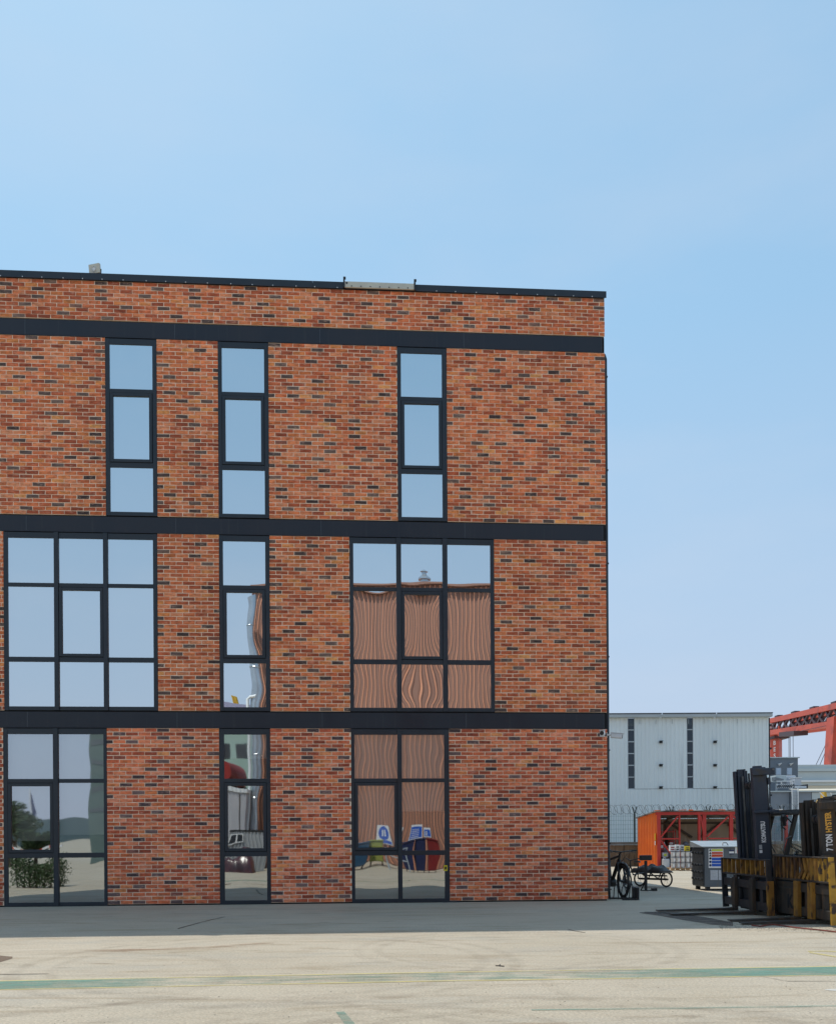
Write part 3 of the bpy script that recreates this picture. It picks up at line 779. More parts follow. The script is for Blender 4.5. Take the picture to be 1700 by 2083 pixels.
def forklift(name, label, loc, rz, d):
    r = thing(name, label, 'forklift', loc, rz, 'forklifts parked in the yard')
    ch = d['half']; MT = d['mast_mat']; fk = d['fork_len']
    tilt = Matrix.Rotation(R(d.get('tilt', 3.2)), 4, 'Y')
    tiltm = Matrix.Translation((-.25+d.get('mast_x',0),0,.1)) @ Matrix.Rotation(R(d.get('tilt',3.2)), 4, 'Y') @ Matrix.Translation((.25,0,-.1))
    # carriage
    T = Matrix.Rotation(R(1.6), 4, 'Y')
    m = MB(T)
    m.box(-.085, -.005, -ch+.03, ch-.03, d['cz1']-.14, d['cz1'])
    m.box(-.085, -.005, -ch+.03, ch-.03, .09, .23)
    for y in d['bars']: m.box(-.075, -.012, y-.05, y+.05, .23, d['cz1']-.14)
    m.box(-.16, -.085, -.42, .42, .05, d['cz1']+.06)
    c = m.build('carriage', d['carr_mat'], r, bevel=.008)
    if d.get('plate'):
        y0, y1 = d['plate']; m = MB(T); m.box(-.03, .012, y0, y1, .08, .52); p = m.build('cover_plate', d['carr_mat'], r, bevel=.015)
        m = MB(T); m.box(.012, .020, y0+.03, y1-.03, .47, .50); m.box(.012, .020, y0+.03, y1-.03, .10, .13)
        m.box(.012,.020,y0+.01,y0+.04,.13,.47); m.box(.012,.020,y1-.04,y1-.01,.13,.47); m.build('plate_rim', d['carr_mat'], p)
    # load guard
    z0, z1 = d['gz']
    m = MB(T)
    m.box(-.07, .015, -ch, ch, z1-.022, z1); m.box(-.07, .015, -ch, ch, z0, z0+.03)
    b = m.build('load_guard', d['rail_mat'], r, bevel=.004)
    for y, mt in ((-ch, d['far_plate']), (ch, d['near_plate'])):
        m = MB(T); s = -1 if y < 0 else 1
        m.poly([(-.10, y-.022, .03), (.012, y-.022, .03), (.02, y-.022, z0+.03), (.02, y-.022, z1), (-.05, y-.022, z1), (-.07, y-.022, z0-.05)], (0, .044, 0))
        m.build('side_plate', mt, r, bevel=.004)
        if s > 0 and d.get('wear'):
            m = MB(T); m.box(-.09, .018, y-.030, y+.030, .03, .60); m.build('wear_plate', d['wear'], r, bevel=.004)
    n = d['slats']
    for i in range(n):
        y = -ch + .06 + (2*ch-.12)*i/(n-1)
        m = MB(T); k = d['slat_w']
        if d.get('bent') and i in d['bent']:
            m.beam((-.03, y-.02, z0+.03), (-.03, y+.09, z0+.16), .06, k); m.beam((-.03, y+.09, z0+.15), (-.03, y+.02, z1-.022), .06, k)
        else:
            m.box(-.055, .005, y-k/2, y+k/2, z0+.03, z1-.022)
        m.build('slat', d['slat_mat'][min(len(d['slat_mat'])-1, int(i*len(d['slat_mat'])/n))], b)
    # forks
    for y in d['forks']:
        m = MB(); w = .07
        m.box(.0, .065, y-w, y+w, .075, d['cz1']+.03)
        fo = m.build('fork', d['fork_mat'], r, bevel=.004)
        m = MB(); m.poly([(.0, y-w, .015), (.0, y-w, .074), (.20, y-w, .062), (fk, y-w, .032), (fk, y-w, .015)], (0, 2*w, 0))
        m.build('blade', M['fork_brown'], fo, bevel=.004)
        m = MB(); m.box(-.03, .03, y-.085, y+.085, d['cz1']+.0302, d['cz1']+.065); m.build('fork_hook', d['carr_mat'], r)
    # mast
    zt = d['mast_h']
    K = empty('mast', (0,0,0), 0, r)
    for s in (-1, 1):
        m = MB(tiltm); y = s*d['mw']
        # channel: web on the outside, two flanges
        m.box(-.33, -.10, y-s*.012, y+s*.035, .08, zt)
        m.box(-.13, -.10, y-s*.07, y-s*.012, .08, zt); m.box(-.33, -.30, y-s*.07, y-s*.012, .08, zt)
        m.build('outer_rail', MT, K, bevel=.005)
        m = MB(tiltm); y2 = y - s*.04
        m.box(-.29, -.15, y2-s*.02, y2+s*.02, .10, zt+.03)
        m.box(-.18, -.15, y2-s*.05, y2-s*.02, .10, zt+.03); m.box(-.29, -.26, y2-s*.05, y2-s*.02, .10, zt+.03)
        m.build('inner_rail', MT, K, bevel=.004)
        m = MB(tiltm); m.cyl((-.36, y-s*.05, .15), (-.36, y-s*.05, zt-.25), .028, n=14); m.cyl((-.36, y-s*.05, zt-.25), (-.36, y-s*.05, zt-.05), .018, n=12)
        m.build('lift_cylinder', M['fork_black'], K, smooth=True)
        m = MB(tiltm); m.box(-.24, -.21, y-s*.11, y-s*.092, .35, zt-.1); m.build('chain', M['steel'], K)
        # lug at the rail head
        if s < 0: continue
        m = MB(tiltm); m.box(-.47, -.08, y+s*.036, y+s*.075, zt-.14, zt-.02); m.build('head_lug', MT, K, bevel=.01)
        m = MB(tiltm); m.cyl((-.44, y+s*.020, zt-.05), (-.44, y+s*.080, zt-.05), .018, n=10); m.build('pin', M['steel'], K)
        m = MB(tiltm); m.box(-.50, -.06, y+s*.036, y+s*.08, d['mid']-.03, d['mid']+.012); m.build('collar', MT, K, bevel=.006)
    for zz, hh in ((zt-.30, .12), (d['mid']-.06, .12), (.70, .10)):
        m = MB(tiltm); m.box(-.42, -.365, -d['mw'], d['mw'], zz, zz+hh); m.build('crossbar', MT, K, bevel=.006)
    m = MB(tiltm); m.cyl((-.24, -.12, zt-.28), (-.24, -.02, zt-.28), .07, n=16); m.cyl((-.24, .02, zt-.28), (-.24, .12, zt-.28), .07, n=16); m.build('chain_pulley', M['fork_black'], K, smooth=True)
    for t_, z_, sz, mt, xo, ft in d['text']:
        B = tiltm @ Matrix.Translation((-.10 + xo, d['mw']+.037, z_)) @ Matrix(((0,1,0,0),(0,0,1,0),(1,0,0,0),(0,0,0,1)))
        lettering('lettering', t_, sz, mt, K, B, .001, bold=.005, fit=ft)
    if d.get('patches'):
        for x_, z_, w_, h_, mt in d['patches']:
            m = MB(tiltm); m.box(x_, x_+w_, d['mw']+.036, d['mw']+.038, z_, z_+h_); m.build('decal', mt, K)
    for k, yy in enumerate((-.05, .02, .07)):
        m = MB(tiltm); m.tube([(-.20, yy, .45), (-.22, yy+.01, zt*.5), (-.30, yy, zt-.34), (-.42, yy, zt-.30), (-.44, yy, .8)], .012, 6); m.build('hose', M['rubber'], K)
    # body
    m = MB()
    bw = d['bw']
    m.poly([(-.50, -bw, .22), (-.50, -bw, .62), (-.95, -bw, .72), (-2.0, -bw, .98), (-2.55, -bw, .98), (-2.62, -bw, .80), (-2.62, -bw, .22)], (0, 2*bw, 0))
    m.build('chassis', d['body_mat'], r, bevel=.03)
    m = MB(); m.poly([(-2.62, -bw, .20), (-2.62, -bw, .98), (-2.95, -bw*.8, .90), (-3.05, -bw*.8, .45), (-2.95, -bw*.8, .20)], (0, 2*bw*.9, 0)); m.build('counterweight', d['cw_mat'], r, bevel=.04)
    m = MB(); m.box(-1.75, -1.25, -.25, .25, .90, 1.02); m.box(-1.80, -1.70, -.25, .25, 1.02, 1.42); m.build('seat', M['seatcover'], r, bevel=.03)
    m = MB(); m.beam((-.75, 0, .75), (-.95, 0, 1.10), .05); m.torus((-.96, 0, 1.12), (-.5, 0, .86), .17, .016, 20, 6); m.build('steering_wheel', M['black'], r, smooth=True)
    # cab
    zr = d['roof']; cw = bw - .03
    cab = empty('cab', (0,0,0), 0, r)
    m = MB()
    for s in (-1, 1):
        m.beam((-.44, s*cw, .66), (-.70, s*cw, zr-.03), .075, .06); m.beam((-1.90, s*cw, .95), (-1.75, s*cw, zr-.03), .075, .06)
        m.beam((-.50, s*cw, .98), (-1.88, s*cw, .98), .05, .06)
    m.beam((-.56, -cw, 1.0), (-.56, cw, 1.0), .05); m.beam((-1.15, cw, .98), (-1.15, cw, zr-.03), .03)
    m.build('cab_frame', d['cab_mat'], cab, bevel=.006)
    m = MB(); m.box(-1.92, -.60, -cw-.05, cw+.05, zr-.03, zr+.02); m.box(-.72, -.52, -cw-.07, cw+.07, zr-.05, zr); m.build('roof', d['cab_mat'], cab, bevel=.008)
    m = MB(); m.box(-1.85, -.70, -cw+.05, cw-.05, zr+.021, zr+.045); m.build('roof_hatch', d['cab_mat'], cab)
    for s in (-1, 1):
        m = MB(); m.poly([(-.55, s*cw, 1.01), (-.71, s*cw, zr-.06), (-1.12, s*cw, zr-.06), (-1.12, s*cw, 1.01)]); m.build('window_pane', M['clear'], cab)
        m = MB(); m.poly([(-1.17, s*cw, 1.01), (-1.17, s*cw, zr-.06), (-1.74, s*cw, zr-.06), (-1.86, s*cw, 1.01)]); m.build('window_pane', M['clear'], cab)
    m = MB(); m.poly([(-.53, -cw+.05, 1.03), (-.53, cw-.05, 1.03), (-.69, cw-.05, zr-.06), (-.69, -cw+.05, zr-.06)]); m.build('windscreen', M['clear'], cab)
    m = MB(); m.beam((-.50, .1, 1.05), (-.56, -.28, 1.24), .014); m.build('wiper', M['black'], cab)
    for s in (-1, 1):
        m = MB(); m.tube([(-.62, s*cw, zr-.18), (-.46, s*(cw+.10), zr-.05), (-.40, s*(cw+.11), zr-.06), (-.40, s*(cw+.11), zr-.24), (-.50, s*(cw+.04), zr-.30)], .011, 6); m.build('mirror_arm', M['black'], cab)
        m = MB(); m.box(-.47, -.44, s*(cw+.11)-.05, s*(cw+.11)+.05, zr-.24, zr-.07); m.build('mirror', M['black'], cab, bevel=.008)
        m = MB(); m.cyl((-.52, s*(cw+.03), zr-.12), (-.44, s*(cw+.03), zr-.12), .045, .055, n=14); m.build('headlight', M['black'], r, smooth=True)
        m = MB(); m.tube([(-.50, s*(cw+.03), 1.0), (-.44, s*(cw+.07), 1.10), (-.50, s*(cw+.07), 1.30), (-.60, s*(cw+.03), 1.34)], .012, 6); m.build('grab_rail', M['steel'], cab)
    # wheels
    for (x, y, Rw, w) in ((-.52, bw+.02, .35, .26), (-.52, -bw-.02, .35, .26), (-2.25, bw-.05, .29, .2), (-2.25, -bw+.05, .29, .2)):
        W = empty('wheel', (x, y, Rw), 0, r)
        m = MB(); prof = [(Rw*.6, -w/2), (Rw*.93, -w/2), (Rw, -w*.38), (Rw, w*.38), (Rw*.93, w/2), (Rw*.6, w/2)]
        q = MB(Matrix.Rotation(R(90), 4, 'X')); q.lathe(prof, 30)
        q.build('tyre', M['rubber'], W, smooth=True)
        q = MB()
        for k in range(22):
            a = 2*math.pi*k/22
            for s in (-1, 1):
                A = Matrix.Rotation(a, 4, 'Y') @ Matrix.Translation((Rw, s*w*.24, 0)) @ Matrix.Rotation(R(28*s), 4, 'X')
                q.M = A; q.box(-.02, .014, -w*.24, w*.24, -.022, .022)
        q.M = None; t = q.build('tread', M['rubber'], W); t['kind'] = 'stuff'
        q = MB(Matrix.Rotation(R(90), 4, 'X')); q.lathe([(Rw*.2,-w*.3),(Rw*.55,-w*.36),(Rw*.62,-w*.46),(Rw*.62,w*.46),(Rw*.55,w*.36),(Rw*.2,w*.3)], 20); q.build('rim', d['rim_mat'], W, smooth=True)
    return r

RZ = math.pi
kf = forklift('forklift', 'black forklift with a tall mast, white lettering and a glazed cab, beside the grey cabinet', (5.72, 15.25, 0), RZ + R(1.0), dict(
    half=1.0, cz1=.585, bars=(-.62,-.30,.36,.70), gz=(.655,.955), slats=10, slat_w=.045, fork_len=1.45, forks=(-.36,.42),
    mast_h=2.52, mw=.41, mid=1.77, roof=1.75, bw=.50, mast_mat=M['fork_navy'], carr_mat=M['fork_black'], rail_mat=M['fork_black'],
    far_plate=M['fork_black'], near_plate=M['fork_black'], wear=M['fork_rust'], slat_mat=[M['fork_rust']], fork_mat=M['fork_brown'], body_mat=M['fork_black'], cw_mat=M['fork_rust'],
    cab_mat=M['fork_black'], rim_mat=M['fork_rust'], tsx=1.0,
    text=[('KOMATSU', 1.235, .100, M['white_print'], -.155, .36)],
    patches=[(-.185,1.06,.05,.05,M['white_print']), (-.185,1.125,.05,.075,M['grey_print']), (-.30,.82,.10,.09,M['white_print']), (-.26,.72,.07,.07,M['grey_print'])]))
hf = forklift('forklift', 'rusty yellow seven ton forklift with a short brown mast at the right edge', (5.98, 13.55, 0), RZ + R(1.5), dict(
    mast_x=-.11, half=.92, cz1=.60, bars=(.12,.40,.66), gz=(.63,1.02), slats=14, slat_w=.062, fork_len=1.12, forks=(-.10,.36), plate=(-.86,-.20), bent=(6,7,8),
    mast_h=1.88, mw=.31, mid=1.04, roof=1.95, bw=.52, mast_mat=M['fork_brown'], carr_mat=M['fork_brown'], rail_mat=M['fork_brown'],
    far_plate=M['fork_brown'], near_plate=M['fork_yellow'], slat_mat=[M['fork_rustier'],M['fork_rustier'],M['fork_rust'],M['fork_yellow']], fork_mat=M['fork_rust'], body_mat=M['fork_rust'], cw_mat=M['fork_rust'],
    cab_mat=M['fork_brown'], rim_mat=M['fork_yellow'], tsx=.82,
    text=[('7 TON', 1.11, .135, M['white_print'], -.155, .25), ('HYSTER', 1.39, .125, M['orange_print'], -.155, .31)]))
B = Matrix.Translation((.022, -.38, .19)) @ Matrix(((0,0,1,0),(1,0,0,0),(0,1,0,0),(0,0,0,1)))
lettering('lettering', 'K', .30, M['dark'], hf, B, .004, align='CENTER', bold=.008)
# ------------------------------------------------------------------ grey cabinet
M['cab_grey'] = material('cabinet_grey', (.105,.125,.145), (.125,.145,.165), scale=3, rough=.5, c3=(.16,.15,.14), c3scale=5, c3lo=.64, c3hi=.72, c3stretch=(1,1,.4))
M['cab_dark'] = material('cabinet_dark_side', (.040,.046,.054), (.052,.058,.066), scale=3, rough=.5)
M['cab_lid'] = material('cabinet_lid', (.36,.40,.43), (.30,.34,.37), scale=4, rough=.4)
M['s_white'] = material('sign_white', (.80,.80,.80), rough=.5)
M['s_blue'] = material('sign_blue', (.012,.10,.52), rough=.5)
M['s_red'] = material('sign_red', (.66,.07,.02), rough=.5)
M['s_lime'] = material('sign_lime', (.62,.72,.05), rough=.5)
M['s_navy'] = material('sign_navy', (.01,.02,.10), rough=.5)
M['s_paper'] = material('sign_paper', (.55,.58,.62), (.48,.50,.55), scale=30, rough=.7)
cy0, cy1 = 21.8, 22.75
cx0 = P(1432, 1780, cy0).x; cx1 = P(1524, 1780, cy0).x
cb = thing('electrical_cabinet', 'grey metal cabinet with safety signs on its front, beside the forklifts', 'cabinet', (0, 0, 0))
cb.location = (cx0, cy0, 0); w = cx1 - cx0; dpt = cy1 - cy0
m = MB(); m.box(0, w, 0, dpt, .09, 1.08); m.build('body', M['cab_grey'], cb, bevel=.01)
m = MB(); m.poly([(-.07, -.05, 1.085), (-.07, -.05, 1.11), (-.07, dpt, 1.25), (-.07, dpt, 1.085)], (w+.14, 0, 0)); m.build('lid', M['cab_lid'], cb, bevel=.005)
m = MB(); m.box(-.018, -.002, .02, dpt-.02, .12, 1.06); m.build('side_door', M['cab_dark'], cb, bevel=.004)
for zz in (.28, .46, .64, .94):
    for k in range(4):
        m = MB(); yy = .12 + k*.22; m.cyl((-.018, yy, zz), (-.075, yy, zz+.02), .035, .028, n=10); m.build('hinge_knob', M['cab_dark'], cb)
for x in (.06, w-.16):
    for y in (.05, dpt-.15):
        m = MB(); m.box(x, x+.10, y, y+.10, 0, .09); m.build('foot', M['black'], cb)
m = MB(); m.box(w*.58, w*.58+.006, -.004, 0, .12, 1.05); m.build('door_joint', M['dark'], cb)
m = MB(); m.tube([(w*.42,.05,1.14),(w*.44,.1,1.2),(w*.52,.1,1.2),(w*.54,.05,1.14)], .012, 6); m.build('lifting_eye', M['steel'], cb)
def board(parent, x0, x1, z0, z1, mat, name='sign', y=-.006, t=.004):
    m = MB(); m.box(x0, x1, y-t, y, z0, z1); return m.build(name, mat, parent)
px2x = lambda px: P(px, 1750, cy0).x - cx0
pz = lambda py: P(1460, py, cy0).z
s = board(cb, px2x(1440), px2x(1470), pz(1765.5), pz(1726), M['s_white'])
xs0, xs1 = px2x(1446.5), px2x(1469)
def band(y0, y1, mat): return board(s, xs0, xs1, pz(y1), pz(y0), mat, 'sign_band', -.010, .002)
band(1727.4, 1731, M['s_lime']); band(1733, 1737, M['s_red']); band(1738, 1743, M['s_red'])
band(1744.6, 1750, M['s_blue']); band(1751, 1756, M['s_blue']); band(1757, 1762.4, M['s_blue'])
for i, yy in enumerate((1729, 1735, 1740, 1746, 1753, 1760)):
    m = MB(); c = Vector(((px2x(1440.6)+xs0)/2, -.010, pz(yy)))
    if i < 3: m.poly([c+Vector((-.032,0,-.025)), c+Vector((.032,0,-.025)), c+Vector((0,0,.032))], (0,-.002,0))
    else: m.cyl(c, c+Vector((0,-.002,0)), .030, n=14)
    m.build('sign_symbol', M['black'] if i < 4 else M['s_navy'], s)
for x0, x1 in ((1443.5, 1459), (1460.3, 1475)):
    p_ = board(cb, px2x(x0), px2x(x1), pz(1790), pz(1770), M['s_paper'], 'notice')
    for k in range(5): board(p_, px2x(x0+2), px2x(x1-3-(k%3)*2), pz(1774+k*3), pz(1773.3+k*3), M['grey_print'], 'print_line', -.010, .001)
s2 = board(cb, px2x(1482), px2x(1492), pz(1738), pz(1729.5), M['s_white'])
board(s2, px2x(1482), px2x(1492), pz(1732), pz(1729.5), M['s_navy'], 'sign_band', -.010, .002); board(s2, px2x(1482), px2x(1492), pz(1738), pz(1736), M['s_navy'], 'sign_band', -.010, .002)
s3 = board(cb, px2x(1494), px2x(1508), pz(1736), pz(1723), M['s_white'])
board(s3, px2x(1498), px2x(1508), pz(1735.5), pz(1728), M['s_red'], 'sign_band', -.010, .002); board(s3, px2x(1498), px2x(1508), pz(1727.4), pz(1724), M['s_lime'], 'sign_band', -.010, .002)
s4 = board(cb, px2x(1492), px2x(1512), pz(1782), pz(1752), M['s_white'])
board(s4, px2x(1498), px2x(1511), pz(1766), pz(1753), M['s_lime'], 'sign_band', -.010, .002); board(s4, px2x(1498), px2x(1511), pz(1781), pz(1768), M['s_navy'], 'sign_band', -.010, .002)

# ------------------------------------------------------------------ black stand
bp_ = G(1313, 1812); st_ = thing('floor_stand', 'black upright stand with a wide flat head in front of the orange shelter', 'stand', bp_)
sc = bp_.y / FPX
m = MB(); m.box(-2.6*sc, 2.6*sc, -.03, .03, .02, 61*sc); m.build('post', M['black'], st_, bevel=.005)
m = MB(); m.box(-12*sc, 11.5*sc, -.07, .07, 62*sc, 72.5*sc); m.build('head', M['black'], st_, bevel=.01)
m = MB(); m.box(-.10, .20, -.06, .06, 0, .02); m.box(.12, .26, -.10, -.02, 0, .07); m.beam((0,0,.25), (-.12,.05,.0), .03); m.build('base', M['black'], st_, bevel=.004)

# ------------------------------------------------------------------ bicycle, its rack and the cargo tricycle
M['bike_black'] = material('bike_black', (.014,.014,.016), (.03,.03,.032), scale=20, rough=.35)
M['spoke'] = material('spoke_steel', (.35,.35,.36), rough=.3, metal=.8)
def wheel(parent, c, axis, Rw, rt, spokes=20, name='wheel'):
    W = empty(name, c, 0, parent)
    m = MB(); m.torus((0,0,0), axis, Rw-rt, rt, 36, 8); m.build('tyre', M['rubber'], W, smooth=True)
    m = MB(); m.torus((0,0,0), axis, Rw-rt*2.1, rt*.45, 36, 6); m.build('rim', M['bike_black'], W, smooth=True)
    ax = Vector(axis).normalized(); m = MB(); m.cyl(-ax*.05, ax*.05, .025, n=10)
    m.build('hub', M['bike_black'], W, smooth=True)
    s_ = ax.cross(Vector((0,0,1))).normalized(); t_ = ax.cross(s_); m = MB()
    for k in range(spokes):
        a = 2*math.pi*k/spokes; e = s_*math.cos(a)+t_*math.sin(a)
        m.beam(ax*.03*(1 if k % 2 else -1) + e*.02, e*(Rw-rt*2.1), .0035)
    o = m.build('spokes', M['spoke'], W); o['kind'] = 'stuff'
    return W
bw_ = G(1267, 1827)
bk = thing('bicycle', 'black mountain bicycle standing in the rack at the corner of the brick building', 'bicycle', (bw_.x, bw_.y, 0), 0)
vd = Vector((bw_.x, bw_.y, 0)).normalized()
ang = math.atan2(vd.y, vd.x) + R(25)           # rear of the bike points away and towards the wall
fd = -Vector((math.cos(ang), math.sin(ang), 0)); sd = Vector((-fd.y, fd.x, 0))
def bv(f, s, z): return fd*f + sd*s + Vector((0,0,z))
RW = .37
stw = Vector(sd) + fd*.10
wheel(bk, bv(0,0,RW), stw, RW, .031)
wheel(bk, bv(-1.12,0,RW), sd, RW, .030)
m = MB()
m.tube([bv(-.72,0,.84), bv(-.18,0,.93)], .030); m.tube([bv(-.62,0,.30), bv(-.20,0,.84)], .044); m.tube([bv(-.62,0,.30), bv(-.76,0,.92)], .026); m.cyl(bv(-.60,-.07,.32), bv(-.60,.07,.32), .10, n=16); m.tube([bv(.33,0,.50),bv(.26,0,.66),bv(.10,0,.755),bv(-.08,0,.76),bv(-.25,0,.68)], .03, 8)
for s in (-1,1):
    m.tube([bv(-.62,s*.03,.30), bv(-1.12,s*.07,RW)], .018); m.tube([bv(-.73,s*.03,.80), bv(-1.12,s*.07,RW)], .016)
m.tube([bv(-.21,0,.80), bv(-.17,0,.98)], .024)
m.build('frame', M['bike_black'], bk, smooth=True)
m = MB()
for s in (-1,1):
    m.tube([bv(-.15,s*.06,.78), bv(-.09,s*.065,.60), bv(0,s*.065,RW)], .026)
m.tube([bv(-.15,-.08,.78), bv(-.15,.08,.78)], .022); m.build('fork', M['bike_black'], bk, smooth=True)
m = MB(); m.tube([bv(-.17,0,.98), bv(-.10,0,1.01)], .018); m.tube([bv(-.16,-.38,1.05), bv(-.11,-.2,1.04), bv(-.09,0,1.02), bv(-.11,.2,1.04), bv(-.16,.38,1.05)], .014); m.build('handlebar', M['bike_black'], bk, smooth=True)
for s in (-1,1):
    m = MB(); m.cyl(bv(-.135,s*.27,1.047), bv(-.165,s*.40,1.052), .019, n=10); m.build('grip', M['rubber'], bk, smooth=True)
    m = MB(); m.tube([bv(-.10,s*.22,1.04), bv(-.03,s*.24,1.02), bv(-.06,s*.33,1.01)], .007, 6); m.build('brake_lever', M['bike_black'], bk)
m = MB(); m.tube([bv(-.04,.20,1.03), bv(.05,.08,.98), bv(.02,-.02,.85), bv(-.08,-.06,.66), bv(-.02,-.07,.45)], .005, 6); m.tube([bv(-.04,-.20,1.03), bv(.06,-.06,.96), bv(-.05,.04,.84), bv(-.3,.02,.80)], .005, 6); m.build('cables', M['black'], bk)
m = MB(); m.tube([bv(-.76,0,.92), bv(-.79,0,1.0)], .014); m.poly([bv(-.60,0,1.02), bv(-.80,.07,1.03), bv(-.92,.07,1.04), bv(-.92,-.07,1.04), bv(-.80,-.07,1.03)], (0,0,.04)); m.build('saddle', M['black'], bk, bevel=.01)
m = MB(); m.cyl(bv(0,.05,RW), bv(0,.056,RW), .085, n=20); m.build('brake_disc', M['steel'], bk)
m = MB(); m.cyl(bv(-.62,-.06,.30), bv(-.62,-.07,.30), .09, n=18); m.beam(bv(-.62,-.09,.30), bv(-.50,-.09,.18), .02); m.beam(bv(-.62,.09,.30), bv(-.74,.09,.42), .02); m.cbox(bv(-.47,-.13,.17), (.1,.1,.02)); m.build('crankset', M['bike_black'], bk)
rk = thing('bike_rack', 'low black bicycle rack with a solid end plate beside the brick corner', 'bike rack', (0,0,0))
e0 = G(1297, 1831); rk.location = (e0.x, e0.y, 0)
m = MB(); m.box(-.02, .03, .0, .46, .0, .27); m.build('end_plate', M['black'], rk, bevel=.01)
m = MB()
for k in range(5): m.cyl((.031,.08,.05+k*.045), (.036,.08,.05+k*.045), .012, n=8); m.cyl((.031,.2,.05+k*.045), (.036,.2,.05+k*.045), .012, n=8)
o = m.build('plate_holes', M['steel'], rk); o['kind'] = 'stuff'
m = MB(); m.box(-.34, -.02, -.04, .02, .0, .03); m.box(-.75, -.02, .42, .47, .0, .03); m.build('base_rail', M['black'], rk, bevel=.004)
for k in range(4):
    x = -.08 - k*.17
    m = MB(); m.tube([(x,0,.02),(x,.05,.24),(x,.20,.34),(x,.38,.24),(x,.45,.02)], .010, 6); m.build('hoop', M['black'], rk, smooth=True)

tr0 = G(1355, 1805); tr1 = G(1301, 1803)
tk = thing('cargo_tricycle', 'old black cargo tricycle with spoked wheels and a flat load bed near the bicycle', 'tricycle', (tr0.x, tr0.y, 0))
d1 = Vector((tr1.x-tr0.x, tr1.y-tr0.y, 0)); axl = d1.normalized(); fw = Vector((-axl.y, axl.x, 0))
if fw.x > 0: fw = -fw
nrm = Vector((.45,-.89,0))
wheel(tk, Vector((0,0,.215)), nrm, .215, .020, 12); wheel(tk, d1 + Vector((0,0,.215)), nrm, .215, .020, 12)
def tv(a, f, z): return axl*a + fw*f + Vector((0,0,z))
L_ = d1.length
m = MB(); m.tube([tv(0,0,.215), tv(L_,0,.215)], .028); m.tube([tv(.1,-.2,.30), tv(L_,-.2,.30)], .02); m.tube([tv(.3,-.25,.40), tv(.3,-.1,.22), tv(.3,.35,.40)], .018); m.tube([tv(.6,-.25,.40), tv(.6,-.1,.22), tv(.6,.35,.40)], .018)
for f in (-.25,.35): m.tube([tv(-.05,f,.40), tv(L_+.1,f,.40)], .016)
for a in (-.05, .3, L_+.1): m.tube([tv(a,-.25,.40), tv(a,.35,.40)], .014)
m.tube([tv(.1,-.27,.40),tv(.1,-.27,.47),tv(.35,-.27,.48),tv(.38,-.27,.40)], .011); m.tube([tv(.5,-.27,.40),tv(.5,-.27,.47),tv(.75,-.27,.48),tv(.78,-.27,.40)], .011)
for a in (0, L_): m.tube([tv(a,.1,.215), tv(a,.1,.40)], .014)
m.tube([tv(L_*.5,.35,.40), tv(L_*.55,.95,.36), tv(L_*.55,1.1,.62)], .018); m.tube([tv(L_*.55,.72,.36), tv(L_*.55,.70,.66)], .016)
m.tube([tv(L_*.55,1.1,.62), tv(L_*.55,1.22,.24)], .014); m.tube([tv(L_*.3,.98,.80), tv(L_*.55,1.08,.74), tv(L_*.8,.98,.80)], .012); m.tube([tv(L_*.55,1.1,.62), tv(L_*.55,1.08,.74)], .014)
m.build('frame', M['bike_black'], tk, smooth=True)
wheel(tk, tv(L_*.55,1.25,.215), axl, .215, .02, 12)
m = MB(); m.box(-.5,.5,-.3,.3,0,.015)
m.M = None
m2 = MB(); m2.poly([tv(-.04,-.24,.417), tv(L_+.09,-.24,.417), tv(L_+.09,.34,.417), tv(-.04,.34,.417)], (0,0,.018)); m2.build('load_bed', M['fork_brown'], tk)
m = MB(); m.poly([tv(L_*.55-.02,.60,.67), tv(L_*.55-.09,.78,.68), tv(L_*.55+.09,.78,.68), tv(L_*.55+.02,.60,.67)], (0,0,.05)); m.build('saddle', material('worn_saddle', (.16,.16,.16), (.08,.08,.08), scale=12, rough=.7), tk, bevel=.01)
m = MB()
for k in range(3): pass
tp = thing('tarpaulin_bundle', 'crumpled dark tarpaulin bundle lying on the cargo tricycle', 'tarpaulin', (tr0.x, tr0.y, 0))
def heap(parent, name, mat, fn, nx=18, ny=12, seed=3, amp=.05, h=.2):
    q = random.Random(seed); vs, fs = [], []
    ph = [q.uniform(0,6) for _ in range(6)]
    for j in range(ny+1):
        for i in range(nx+1):
            u, v = i/nx, j/ny
            e = (max(0, 1-(2*u-1)**4)*max(0, 1-(2*v-1)**4))**.6
            z = e*h*(.75+.25*math.sin(5*u+ph[0])*math.cos(4*v+ph[1])) + e*amp*(math.sin(19*u+7*v+ph[2])*.5+math.sin(13*v-9*u+ph[3])*.4+q.uniform(-.3,.3))
            vs.append(fn(u, v, max(z, .0)))
    for j in range(ny):
        for i in range(nx): k = j*(nx+1)+i; fs.append((k,k+1,k+nx+2,k+nx+1))
    m = MB(); m.add(vs, fs); o = m.build(name, mat, parent, fix=False)
    for p in o.data.polygons: p.use_smooth = True
    return o
M['tarp'] = material('dark_tarpaulin', (.020,.020,.022), (.045,.042,.04), scale=6, rough=.5)
heap(tp, 'sheet', M['tarp'], lambda u, v, z: tv(-.05 + u*(L_+.16), -.22+v*.54, .437+z), h=.17, amp=.06)
